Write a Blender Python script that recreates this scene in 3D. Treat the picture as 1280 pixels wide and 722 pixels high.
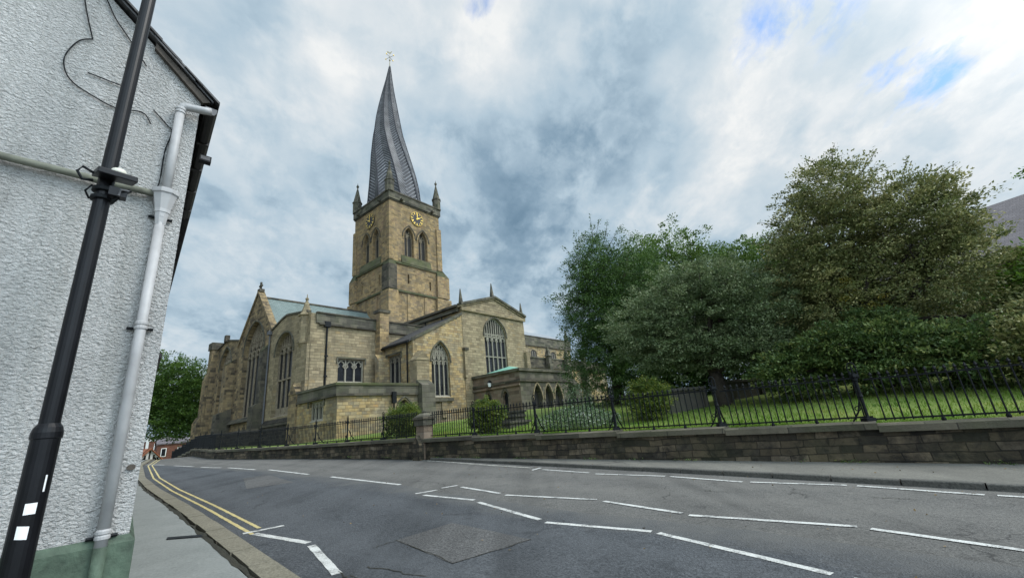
import bpy, bmesh, math, random
import numpy as np
from mathutils import Vector, Matrix, noise as mnoise
from mathutils.geometry import tessellate_polygon
R = math.radians
random.seed(7); rng = np.random.default_rng(7)
for o in list(bpy.data.objects): bpy.data.objects.remove(o)
scn = bpy.context.scene
col = scn.collection

# ------------------------------------------------------------------ camera
FPX, PITCH, ROLL = 521.5, 0.30939, 0.095779          # focal length in pixels at 1280 wide
cd = bpy.data.cameras.new('camera'); cam = bpy.data.objects.new('camera', cd); col.objects.link(cam)
cd.sensor_fit = 'HORIZONTAL'; cd.sensor_width = 36; cd.lens = FPX / 1280 * 36
cd.clip_start = 0.05; cd.clip_end = 3000
Fv = Vector((0, math.cos(PITCH), math.sin(PITCH))); U0 = Vector((0, -math.sin(PITCH), math.cos(PITCH))); R0 = Vector((1, 0, 0))
Rv = math.cos(ROLL) * R0 - math.sin(ROLL) * U0; Uv = math.cos(ROLL) * U0 + math.sin(ROLL) * R0
cam.matrix_world = Matrix(((Rv.x, Uv.x, -Fv.x, 0), (Rv.y, Uv.y, -Fv.y, 0), (Rv.z, Uv.z, -Fv.z, 0), (0, 0, 0, 1)))
scn.camera = cam
scn.render.resolution_x, scn.render.resolution_y = 1024, 577

# ------------------------------------------------------------------ light, sky, exposure
SUN_AZ, SUN_EL = 95.0, 52.0                            # azimuth clockwise from +Y
sd = bpy.data.lights.new('sun', 'SUN'); sd.energy = 1.5; sd.angle = R(25); sd.color = (1.0, 0.96, 0.9)
sun = bpy.data.objects.new('sun', sd); col.objects.link(sun)
sdir = Vector((math.sin(R(SUN_AZ)) * math.cos(R(SUN_EL)), math.cos(R(SUN_AZ)) * math.cos(R(SUN_EL)), math.sin(R(SUN_EL))))
sun.rotation_euler = (-sdir).to_track_quat('-Z', 'Y').to_euler()
sun.location = sdir * 150
scn.view_settings.view_transform = 'Standard'; scn.view_settings.look = 'None'
scn.view_settings.gamma = 1; scn.view_settings.use_curve_mapping = False
scn.view_settings.exposure = 0.75

class NT:
    """tiny helper around a node tree"""
    def __init__(s, tree): s.t = tree; s.n = tree.nodes; s.l = tree.links
    def new(s, typ, **kw):
        nd = s.n.new(typ)
        for k, v in kw.items():
            if k == 'ins':
                for a, b in v.items():
                    sock = nd.inputs[a]
                    if hasattr(b, 'is_output') or isinstance(b, bpy.types.NodeSocket): s.l.new(b, sock)
                    else: sock.default_value = b
            else: setattr(nd, k, v)
        return nd
    def math(s, op, a, b=0.0, clamp=False):
        nd = s.n.new('ShaderNodeMath'); nd.operation = op; nd.use_clamp = clamp
        for i, v in enumerate((a, b)):
            if isinstance(v, bpy.types.NodeSocket): s.l.new(v, nd.inputs[i])
            else: nd.inputs[i].default_value = v
        return nd.outputs[0]
    def mix(s, fac, a, b, blend='MIX'):
        nd = s.n.new('ShaderNodeMix'); nd.data_type = 'RGBA'; nd.blend_type = blend
        for k, v in ((0, fac), (6, a), (7, b)):
            if isinstance(v, bpy.types.NodeSocket): s.l.new(v, nd.inputs[k])
            else: nd.inputs[k].default_value = v if k == 0 else (v if len(v) == 4 else (*v, 1))
        return nd.outputs[2]
    def ramp(s, fac, stops, interp='LINEAR'):
        nd = s.n.new('ShaderNodeValToRGB'); cr = nd.color_ramp; cr.interpolation = interp
        while len(cr.elements) < len(stops): cr.elements.new(0.5)
        for e, (p, c) in zip(cr.elements, stops):
            e.position = p; e.color = (c, c, c, 1) if not hasattr(c, '__len__') else ((*c, 1) if len(c) == 3 else c)
        s.l.new(fac, nd.inputs[0]); return nd.outputs[0]
    def noise(s, vec, scale, detail=4, rough=0.55, dist=0.0, out=0):
        nd = s.n.new('ShaderNodeTexNoise'); nd.inputs['Scale'].default_value = scale
        nd.inputs['Detail'].default_value = detail; nd.inputs['Roughness'].default_value = rough
        nd.inputs['Distortion'].default_value = dist
        if vec is not None: s.l.new(vec, nd.inputs['Vector'])
        return nd.outputs[out]
    def mapping(s, vec, scale=(1, 1, 1), loc=(0, 0, 0), rot=(0, 0, 0)):
        nd = s.n.new('ShaderNodeMapping'); s.l.new(vec, nd.inputs[0])
        nd.inputs['Scale'].default_value = scale; nd.inputs['Location'].default_value = loc; nd.inputs['Rotation'].default_value = rot
        return nd.outputs[0]

world = bpy.data.worlds.new('World'); scn.world = world; world.use_nodes = True
def build_sky():
    t = NT(world.node_tree); t.n.clear()
    out = t.new('ShaderNodeOutputWorld'); bg = t.new('ShaderNodeBackground'); bg.inputs[1].default_value = 0.1
    t.l.new(bg.outputs[0], out.inputs[0])
    sky = t.new('ShaderNodeTexSky'); sky.sky_type = 'NISHITA'; sky.sun_disc = False
    sky.sun_elevation = R(SUN_EL); sky.sun_rotation = R(SUN_AZ); sky.air_density = 1.0; sky.dust_density = 0.3; sky.ozone_density = 2.0
    tc = t.new('ShaderNodeTexCoord').outputs['Generated']
    sep = t.new('ShaderNodeSeparateXYZ', ins={0: tc})
    zz = t.math('ADD', t.math('MAXIMUM', sep.outputs[2], 0.0), 0.42)
    px = t.math('DIVIDE', sep.outputs[0], zz); py = t.math('DIVIDE', sep.outputs[1], zz)
    P = t.new('ShaderNodeCombineXYZ', ins={0: px, 1: py, 2: 0.0}).outputs[0]
    warp = t.noise(P, 2.2, 4, 0.55, out=1)
    Pw = t.new('ShaderNodeVectorMath', operation='MULTIPLY_ADD', ins={0: warp, 1: (0.12, 0.12, 0.0), 2: P}).outputs[0]
    Pm = t.mapping(Pw, (1.15, 1.0, 1.0), (3.1, 0.7, 0), (0, 0, R(-28)))
    big = t.noise(Pm, 2.1, 8, 0.55)
    Ps = t.mapping(Pw, (1.5, 0.9, 1.0), (1.3, 5.2, 0), (0, 0, R(-33)))
    fine = t.noise(Ps, 5.5, 9, 0.6, 0.0)
    puff = t.noise(Pm, 6.0, 7, 0.55, 0.0)
    def blob(d, width, amp):
        d = Vector(d).normalized()
        dt = t.new('ShaderNodeVectorMath', operation='DOT_PRODUCT', ins={0: tc, 1: d}).outputs['Value']
        e = t.math('POWER', t.math('MAXIMUM', dt, 0.0), 1.0 / (width * width))
        return t.math('MULTIPLY', e, amp)
    # where the cloud deck is thin and bright (+) or heavy and blue grey (-)
    tone = t.math('ADD', t.math('MULTIPLY', t.math('SUBTRACT', big, 0.5), 0.85), t.math('ADD', t.math('MULTIPLY', t.math('SUBTRACT', fine, 0.5), 0.3), t.math('MULTIPLY', t.math('SUBTRACT', puff, 0.5), 0.75)))
    for d, w, a in (((.02, .682, .732), .075, .36), ((.347, .67, .656), .13, .10), ((.567, .664, .488), .2, .15), ((.725, .505, .468), .22, .16),
                    ((.46, .77, .44), .12, .14), ((-.431, .8, .418), .07, .16), ((-.299, .669, .681), .06, .22), ((-.34, .83, .44), .05, .18),
                    ((.09, .886, .43), .15, -.17), ((.21, .763, .612), .16, -.10), ((.2, .93, .30), .13, -.22), ((-.45, .86, .25), .16, -.22),
                    ((-.40, .66, .60), .22, .10), ((-.52, .80, .32), .10, .06), ((.0, .5, .87), .2, .08)):
        tone = t.math('ADD', tone, blob(d, w, a))
    edge1 = t.ramp(t.noise(Ps, 3.4, 10, 0.6, 0.0), ((.48, 0.0), (.58, 1.0)))     # crisp-edged lower cloud banks
    edge2 = t.ramp(t.noise(Pm, 5.2, 10, 0.58, 0.0), ((.50, 0.0), (.59, 1.0)))
    tone = t.math('ADD', tone, t.math('ADD', t.math('MULTIPLY', edge1, .15), t.math('MULTIPLY', edge2, .12)))
    tone = t.math('ADD', tone, 0.41)
    cloud = t.ramp(tone, ((0.0, (.095, .155, .215)), (0.2, (.155, .225, .29)), (0.42, (.27, .345, .405)), (0.62, (.36, .415, .455)), (0.82, (.445, .475, .495)), (1.0, (.53, .54, .54))))
    glow = t.math('ADD', 10.0, blob((.62, -.62, .5), .56, 42.0))          # unseen brighter sky behind the camera, added to light the scene
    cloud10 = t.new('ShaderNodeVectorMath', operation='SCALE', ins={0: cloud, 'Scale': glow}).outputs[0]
    gap = 0.0
    for d, w, a in (((-.01, .612, .79), .03, 1.1), ((.50, .59, .63), .055, .9), ((.575, .535, .62), .04, .8), ((.70, .54, .47), .05, 1.0), ((.66, .57, .49), .035, .6)):
        b = blob(d, w, a); gap = b if gap == 0.0 else t.math('ADD', gap, b)
    gap = t.math('MINIMUM', gap, 1.0)
    rent = t.noise(t.mapping(Pw, (1.6, 0.9, 1.0), (4.4, 2.2, 0), (0, 0, R(-50))), 6.0, 10, 0.62, 0.0)
    gap = t.math('MULTIPLY', gap, t.ramp(t.math('ADD', rent, t.math('MULTIPLY', gap, .17)), ((.61, 0.0), (.78, 1.0))))
    gap = t.math('MULTIPLY', gap, .75)
    blue = t.new('ShaderNodeVectorMath', operation='MULTIPLY', ins={0: sky.outputs[0], 1: (0.7, 1.15, 1.5)}).outputs[0]
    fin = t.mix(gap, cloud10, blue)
    low = t.ramp(sep.outputs[2], ((0.0, 0.0), (0.02, 1.0)))
    fin = t.mix(low, (2.4, 2.9, 3.3), fin)
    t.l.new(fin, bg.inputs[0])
build_sky()

# ------------------------------------------------------------------ materials
MATS = {}
def new_mat(name):
    m = bpy.data.materials.new(name); m.use_nodes = True
    t = NT(m.node_tree); b = t.n['Principled BSDF']; MATS[name] = m
    return m, t, b
def plain(name, c, rough=0.7, metal=0.0, var=0.25, scale=6.0, bump=0.0, spec=0.4):
    m, t, b = new_mat(name)
    tc = t.new('ShaderNodeTexCoord').outputs['Object']
    n = t.noise(tc, scale, 6, 0.6)
    n2 = t.noise(tc, scale * 0.17, 3, 0.6)
    f = t.math('ADD', t.math('MULTIPLY', n, 0.6), t.math('MULTIPLY', n2, 0.4))
    lo = tuple(v * (1 - var) for v in c); hi = tuple(min(1, v * (1 + var)) for v in c)
    t.l.new(t.ramp(f, ((0.3, lo), (0.7, hi))), b.inputs['Base Color'])
    b.inputs['Roughness'].default_value = rough; b.inputs['Metallic'].default_value = metal
    b.inputs['Specular IOR Level'].default_value = spec
    if bump:
        bp = t.new('ShaderNodeBump', ins={'Strength': bump, 'Distance': 0.03, 'Height': n}); t.l.new(bp.outputs[0], b.inputs['Normal'])
    return m
def stone(name, cols, bw=0.55, bh=0.28, mortar=(0.13, 0.115, 0.09), soot=0.35, soot_col=(.035, .032, .028), moss=0.0, patch=None, lich=0.0, rowvar=True, wobble=(0.12, 0.05), blot=0.0):
    m, t, b = new_mat(name)
    uv = t.new('ShaderNodeUVMap').outputs[0]
    wob = t.noise(uv, 1.1, 2, 0.5, out=1)
    uvw = t.new('ShaderNodeVectorMath', operation='MULTIPLY_ADD', ins={0: wob, 1: (*wobble, 0.0), 2: uv}).outputs[0]
    br = t.new('ShaderNodeTexBrick', offset=0.47, offset_frequency=2, squash=1.25, squash_frequency=3)
    t.l.new(uvw, br.inputs['Vector'])
    br.inputs['Color1'].default_value = (0, 0, 0, 1); br.inputs['Color2'].default_value = (1, 1, 1, 1); br.inputs['Mortar'].default_value = (.5, .5, .5, 1)
    br.inputs['Scale'].default_value = 1.0; br.inputs['Brick Width'].default_value = bw; br.inputs['Row Height'].default_value = bh
    br.inputs['Mortar Size'].default_value = 0.012; br.inputs['Mortar Smooth'].default_value = 0.3; br.inputs['Bias'].default_value = 0
    n0 = t.noise(uv, 0.35, 4, 0.6); n1 = t.noise(uv, 2.6, 5, 0.65); n2 = t.noise(uv, 14.0, 4, 0.7)
    f = t.math('ADD', t.math('MULTIPLY', br.outputs[0], 0.62), t.math('MULTIPLY', n1, 0.38))
    f = t.math('ADD', f, t.math('MULTIPLY', t.math('SUBTRACT', n0, 0.5), 0.55))
    k = len(cols)
    c = t.ramp(f, tuple((0.12 + 0.76 * i / (k - 1), cols[i]) for i in range(k)))
    c = t.mix(t.math('MULTIPLY', t.math('SUBTRACT', n2, 0.35), 0.55, True), c, (.06, .055, .045))
    if patch:
        pn = t.ramp(t.noise(uv, 0.22, 4, 0.6, 0.4), ((0.5, 0.0), (0.62, 0.8)))
        c = t.mix(pn, c, t.mix(br.outputs[0], patch[0], patch[1]))
    c = t.mix(t.math('MULTIPLY', br.outputs[1], 0.75), c, mortar)
    if soot > 0:
        st = t.mapping(uv, (0.55, 0.13, 1.0)); s1 = t.noise(st, 1.0, 6, 0.68, 0.3)
        c = t.mix(t.math('MULTIPLY', t.ramp(s1, ((0.44, 0.0), (0.66, 1.0))), soot), c, soot_col)
    if blot: c = t.mix(t.math('MULTIPLY', t.ramp(t.noise(uv, 1.9, 6, .7, .5), ((.47, 0.0), (.6, 1.0))), blot), c, soot_col)
    if moss > 0:
        mm = t.ramp(t.noise(uv, 0.8, 5, 0.6), ((0.45, 0.0), (0.65, 1.0)))
        c = t.mix(t.math('MULTIPLY', mm, moss), c, (.075, .095, .028))
    t.l.new(c, b.inputs['Base Color']); b.inputs['Roughness'].default_value = 0.92; b.inputs['Specular IOR Level'].default_value = 0.2
    h = t.math('ADD', t.math('MULTIPLY', br.outputs[1], -0.9), t.math('ADD', t.math('MULTIPLY', n2, 0.5), t.math('MULTIPLY', n1, 0.4)))
    bp = t.new('ShaderNodeBump', ins={'Strength': 0.9, 'Distance': 0.05, 'Height': h}); t.l.new(bp.outputs[0], b.inputs['Normal'])
    return m

S_TOWER = stone('tower_stone', [(.11, .08, .045), (.25, .178, .092), (.33, .235, .118), (.41, .29, .14), (.26, .20, .12), (.18, .138, .085), (.37, .24, .112)], 0.55, 0.3, soot=0.45, patch=((.34, .26, .14), (.24, .15, .10)))
S_GREY = stone('grey_ashlar', [(.14, .112, .07), (.25, .20, .122), (.30, .245, .15), (.355, .285, .175), (.22, .18, .115), (.34, .25, .13)], 0.62, 0.3, soot=0.32)
S_YELLOW = stone('yellow_sandstone', [(.13, .10, .06), (.32, .235, .12), (.44, .315, .145), (.46, .36, .20), (.25, .21, .14), (.40, .245, .10)], 0.5, 0.27, soot=0.42, patch=((.25, .225, .175), (.20, .165, .11)))
S_EAST = stone('shaded_brown_sandstone', [(.045, .036, .026), (.165, .125, .075), (.26, .19, .105), (.34, .25, .13), (.15, .125, .09)], 0.55, 0.3, soot=0.6)  # brown stone darkened further: the east face's shade is put into the colour
S_DARK = stone('sooty_stone', [(.035, .032, .027), (.07, .062, .05), (.11, .095, .072), (.15, .125, .09)], 0.7, 0.33, soot=0.6, moss=0.12)
S_PARAPET = stone('weathered_parapet', [(.05, .047, .038), (.095, .088, .07), (.14, .128, .10), (.175, .155, .115)], 0.9, 0.45, soot=0.5, moss=0.25)
S_PORCH = stone('pink_sandstone', [(.12, .09, .065), (.20, .15, .11), (.26, .185, .135), (.22, .185, .14), (.165, .14, .11)], 0.75, 0.36, soot=0.35)
S_MOSS = stone('mossy_stone', [(.06, .065, .035), (.10, .10, .055), (.14, .13, .08)], 0.8, 0.4, soot=0.35, moss=0.5)
S_TRAC = plain('tracery_stone', (.20, .18, .14), 0.9, var=0.35, scale=5)
S_TRAC_D = plain('dark_tracery_stone', (.20, .165, .115), 0.9, var=0.45, scale=5)
S_TRAC_L = plain('pale_tracery_stone', (.255, .235, .185), 0.9, var=0.25, scale=5)
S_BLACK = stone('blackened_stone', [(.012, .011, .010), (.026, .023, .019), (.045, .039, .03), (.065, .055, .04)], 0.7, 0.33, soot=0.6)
S_WALL = stone('boundary_stone', [(.018, .017, .014), (.045, .04, .03), (.085, .07, .048), (.15, .118, .075), (.06, .053, .042), (.19, .15, .10), (.26, .215, .16)], 0.40, 0.17, mortar=(.022, .02, .017), wobble=(.3, .12), blot=.75, soot=0.6, moss=0.12, soot_col=(.018, .017, .016))
S_COPE = stone('coping_stone', [(.07, .065, .05), (.115, .105, .08), (.16, .142, .105), (.20, .175, .125)], 1.15, 0.9, mortar=(.045, .042, .036), soot=0.5, moss=0.3)
GLASS, _t, _b = new_mat('leaded_glass')
_uv = _t.new('ShaderNodeUVMap').outputs[0]
_n = _t.noise(_uv, 1.3, 4, 0.6)
_t.l.new(_t.ramp(_n, ((0.35, (.006, .007, .009)), (0.75, (.022, .024, .030)))), _b.inputs['Base Color'])
_b.inputs['Roughness'].default_value = 0.3; _b.inputs['Specular IOR Level'].default_value = 0.25
_br = _t.new('ShaderNodeTexBrick', offset=0.0); _t.l.new(_uv, _br.inputs['Vector'])
_br.inputs['Brick Width'].default_value = 0.22; _br.inputs['Row Height'].default_value = 0.32; _br.inputs['Mortar Size'].default_value = 0.02; _br.inputs['Scale'].default_value = 1
_bp = _t.new('ShaderNodeBump', ins={'Strength': 0.5, 'Distance': 0.02, 'Height': _t.math('ADD', _br.outputs[1], _t.noise(_uv, 5.0, 2))}); _t.l.new(_bp.outputs[0], _b.inputs['Normal'])
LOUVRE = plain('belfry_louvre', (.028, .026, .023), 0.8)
LEAD = plain('roof_lead', (.26, .28, .30), 0.55, 0.2, 0.3, 3)
COPPER = plain('verdigris_copper', (.20, .42, .33), 0.6, 0.1, 0.2, 1.5)
IRON = plain('black_iron', (.0065, .008, .0095), 0.6, 0.0, 0.3, 8, spec=.2)
PIPE = plain('grey_pipe', (.09, .09, .095), 0.6)
GOLD = plain('gilt', (.80, .55, .12), 0.35, 0.6, 0.15, 4)
DULLGILT = plain('dull_gilt', (.34, .30, .20), 0.5, 0.3, 0.2, 4)
BLACKPAINT = plain('clock_black', (.01, .01, .012), 0.5)
def roof_mat(name, c1, c2, bw, bh, vecname='UV'):
    m, t, b = new_mat(name)
    uv = t.new('ShaderNodeUVMap').outputs[0]
    br = t.new('ShaderNodeTexBrick', offset=0.5); t.l.new(uv, br.inputs['Vector'])
    br.inputs['Color1'].default_value = (*c1, 1); br.inputs['Color2'].default_value = (*c2, 1); br.inputs['Mortar'].default_value = (*[v * .45 for v in c1], 1)
    br.inputs['Scale'].default_value = 1; br.inputs['Brick Width'].default_value = bw; br.inputs['Row Height'].default_value = bh; br.inputs['Mortar Size'].default_value = 0.015
    n = t.noise(uv, 0.6, 5, 0.65)
    c = t.mix(t.math('MULTIPLY', t.ramp(n, ((.4, 0.0), (.7, 1.0))), 0.45), br.outputs[0], tuple(v * .55 for v in c1))
    t.l.new(c, b.inputs['Base Color']); b.inputs['Roughness'].default_value = 0.6
    bp = t.new('ShaderNodeBump', ins={'Strength': 0.6, 'Distance': 0.03, 'Height': t.math('SUBTRACT', n, br.outputs[1])}); t.l.new(bp.outputs[0], b.inputs['Normal'])
    return m
SLATE_G = roof_mat('green_slate', (.125, .168, .158), (.17, .212, .20), 0.5, 0.3)
SLATE_P = roof_mat('purple_slate', (.125, .11, .12), (.175, .155, .165), 0.4, 0.26)
SLATE_D = roof_mat('dark_slate', (.035, .034, .036), (.07, .066, .066), 0.3, 0.2)
TILE_R = roof_mat('red_tile', (.33, .10, .04), (.42, .15, .06), 0.3, 0.25)

# spire lead: streaked grey purple metal
SPIRE, _t, _b = new_mat('spire_lead')
_tc = _t.new('ShaderNodeTexCoord').outputs['Object']
_n = _t.noise(_t.mapping(_tc, (1, 1, .35)), 1.6, 6, 0.65); _n2 = _t.noise(_tc, 9.0, 3, 0.6)
_t.l.new(_t.ramp(_t.math('ADD', _t.math('MULTIPLY', _n, .7), _t.math('MULTIPLY', _n2, .3)), ((.35, (.016, .016, .019)), (.5, (.036, .036, .041)), (.68, (.09, .09, .098)))), _b.inputs['Base Color'])
_b.inputs['Roughness'].default_value = 0.5; _b.inputs['Metallic'].default_value = 0.35
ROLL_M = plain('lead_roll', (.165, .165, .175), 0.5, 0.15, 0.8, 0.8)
ROLL_D = plain('dark_lead_roll', (.035, .035, .043), 0.7, 0.1, 0.3, 3)  # darker lead for the arris rolls

# ------------------------------------------------------------------ mesh builder
class MB:
    def __init__(s): s.v = []; s.f = []; s.m = []; s.mats = []
    def mi(s, m):
        if m not in s.mats: s.mats.append(m)
        return s.mats.index(m)
    def poly(s, pts, m):
        i = len(s.v); s.v += [tuple(p) for p in pts]; s.f.append(tuple(range(i, i + len(pts)))); s.m.append(s.mi(m))
    def raw(s, vs, fs, m):
        i = len(s.v); s.v += [tuple(p) for p in vs]; k = s.mi(m)
        for f in fs: s.f.append(tuple(a + i for a in f)); s.m.append(k)
    def box(s, x0, x1, y0, y1, z0, z1, m, M=None):
        vs = [(x, y, z) for z in (z0, z1) for y in (y0, y1) for x in (x0, x1)]
        if M is not None: vs = [M @ Vector(v) for v in vs]
        s.raw(vs, [(0, 2, 3, 1), (4, 5, 7, 6), (0, 1, 5, 4), (2, 6, 7, 3), (0, 4, 6, 2), (1, 3, 7, 5)], m)
    def prism(s, base, top, m, cap=True):
        n = len(base); vs = list(base) + list(top)
        fs = [(i, (i + 1) % n, n + (i + 1) % n, n + i) for i in range(n)]
        if cap: fs += [tuple(range(n - 1, -1, -1)), tuple(range(n, 2 * n))]
        s.raw(vs, fs, m)
    def lathe(s, cx, cy, prof, m, n=8, rot=0.0):
        vs = []; fs = []
        for r, z in prof:
            for k in range(n):
                a = rot + 2 * math.pi * k / n; vs.append((cx + r * math.cos(a), cy + r * math.sin(a), z))
        for j in range(len(prof) - 1):
            for k in range(n):
                a, b = j * n + k, j * n + (k + 1) % n; fs.append((a, b, b + n, a + n))
        fs += [tuple(range(n - 1, -1, -1)), tuple(range((len(prof) - 1) * n, len(prof) * n))]
        s.raw(vs, fs, m)
    def tube(s, pts, r, m, n=8, r2=None):
        pts = [Vector(p) for p in pts]; L = len(pts); vs = []; fs = []
        for i, p in enumerate(pts):
            d = (pts[min(i + 1, L - 1)] - pts[max(i - 1, 0)]).normalized()
            a = d.cross(Vector((0, 0, 1)))
            if a.length < 1e-3: a = Vector((1, 0, 0))
            a.normalize(); b = d.cross(a).normalized()
            rr = r if r2 is None else r + (r2 - r) * i / max(1, L - 1)
            for k in range(n):
                t = 2 * math.pi * k / n; vs.append(p + (a * math.cos(t) + b * math.sin(t)) * rr)
        for i in range(L - 1):
            for k in range(n):
                a, b = i * n + k, i * n + (k + 1) % n; fs.append((a, b, b + n, a + n))
        fs += [tuple(range(n - 1, -1, -1)), tuple(range((L - 1) * n, L * n))]
        s.raw(vs, fs, m)
    def build(s, name, parent=None, fix=True, smooth=False, bevel=0.0):
        me = bpy.data.meshes.new(name); me.from_pydata(s.v, [], s.f); me.update()
        for m in s.mats: me.materials.append(m)
        me.polygons.foreach_set('material_index', s.m)
        if fix:
            bm = bmesh.new(); bm.from_mesh(me); bmesh.ops.remove_doubles(bm, verts=bm.verts, dist=1e-5)
            bmesh.ops.recalc_face_normals(bm, faces=bm.faces); bm.to_mesh(me); bm.free()
        add_uv(me)
        if smooth: me.polygons.foreach_set('use_smooth', [True] * len(me.polygons))
        ob = bpy.data.objects.new(name, me); col.objects.link(ob)
        if parent is not None: ob.parent = parent
        if bevel:
            bv = ob.modifiers.new('bevel', 'BEVEL'); bv.width = bevel; bv.segments = 2; bv.limit_method = 'ANGLE'; bv.angle_limit = R(40)
        return ob
def add_uv(me):
    uvl = me.uv_layers.new(name='UVMap'); data = np.zeros((len(me.loops), 2))
    for p in me.polygons:
        n = p.normal
        if abs(n.z) < 0.35:
            h = Vector((-n.y, n.x, 0)).normalized()
            for li in p.loop_indices:
                c = me.vertices[me.loops[li].vertex_index].co; data[li] = (c.dot(h), c.z)
        elif abs(n.z) > 0.97:
            for li in p.loop_indices:
                c = me.vertices[me.loops[li].vertex_index].co; data[li] = (c.x, c.y)
        else:
            h = Vector((-n.y, n.x, 0)).normalized(); g = n.cross(h)
            for li in p.loop_indices:
                c = me.vertices[me.loops[li].vertex_index].co; data[li] = (c.dot(h), c.dot(g))
    uvl.data.foreach_set('uv', data.ravel())
def tag(o, label=None, cat=None, group=None, kind=None):
    if label: o['label'] = label
    if cat: o['category'] = cat
    if group: o['group'] = group
    if kind: o['kind'] = kind
    return o
def empty(name, loc=(0, 0, 0), rz=0.0):
    e = bpy.data.objects.new(name, None); e.empty_display_size = 0.3; col.objects.link(e)
    e.location = loc; e.rotation_euler = (0, 0, rz); return e

# ------------------------------------------------------------------ church frame (w = west, n = north of the tower's north-east corner)
AZ = 0.89483
WV = Vector((math.cos(AZ), math.sin(AZ), 0)); NV = Vector((math.sin(AZ), -math.cos(AZ), 0))
T0 = Vector((-17.762, 57.311, 0))
def W(w, n, z=0.0): return T0 + WV * w + NV * n + Vector((0, 0, z))
def to_wn(x, y):
    q = Vector((x, y, 0)) - T0; return q.dot(WV), q.dot(NV)
def interp(x, pts):
    if x <= pts[0][0]: return pts[0][1]
    for (a, b), (c, d) in zip(pts, pts[1:]):
        if x <= c: return b + (d - b) * (x - a) / (c - a)
    return pts[-1][1]
def sstep(t): t = max(0, min(1, t)); return t * t * (3 - 2 * t)

# ------------------------------------------------------------------ ground heights
def gz(x, y):
    u = -.78 * x + .626 * y
    u = max(u, -14)
    c = 47.0
    if u > c: return -1.6 + .03 * c - 0.05 * (min(u, 90) - c)
    return -1.6 + .03 * u
def wall_w(n): return interp(n, ((-60, -12.5), (-24, -18.2), (-5, -20.6), (12, -22.9), (17, -22.7), (23, -21.95), (30, -21.45), (42, -21.2), (62, -21.1)))
def wall_base(n): p = W(wall_w(n) - .2, n); return gz(p.x, p.y) + 0.05
def wall_h(n): return interp(n, ((-20, .5), (15, .58), (23, .66), (33, .84), (60, .84)))
STEP = 3.04; N_POST0 = 49.55
def sect(n): return math.floor((N_POST0 - n) / STEP)       # wall section index, 0 starts at the first post
def cope_z(n):
    k = sect(n); nm = N_POST0 - (k + 0.5) * STEP
    slope = 0.012
    return wall_base(nm) + wall_h(nm) + (nm - n) * slope
def lawn_z(w, n):
    t = w - wall_w(n)
    z0 = wall_base(n) + wall_h(n) - 0.07
    tgt = interp(n, ((0, -.6), (14, -.5), (19, .7), (25, 1.0), (50, .75), (70, .6)))
    return z0 + (tgt - z0) * sstep(t / 19.0) + 0.05 * mnoise.noise(Vector((w * .25, n * .25, 0)))

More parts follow.
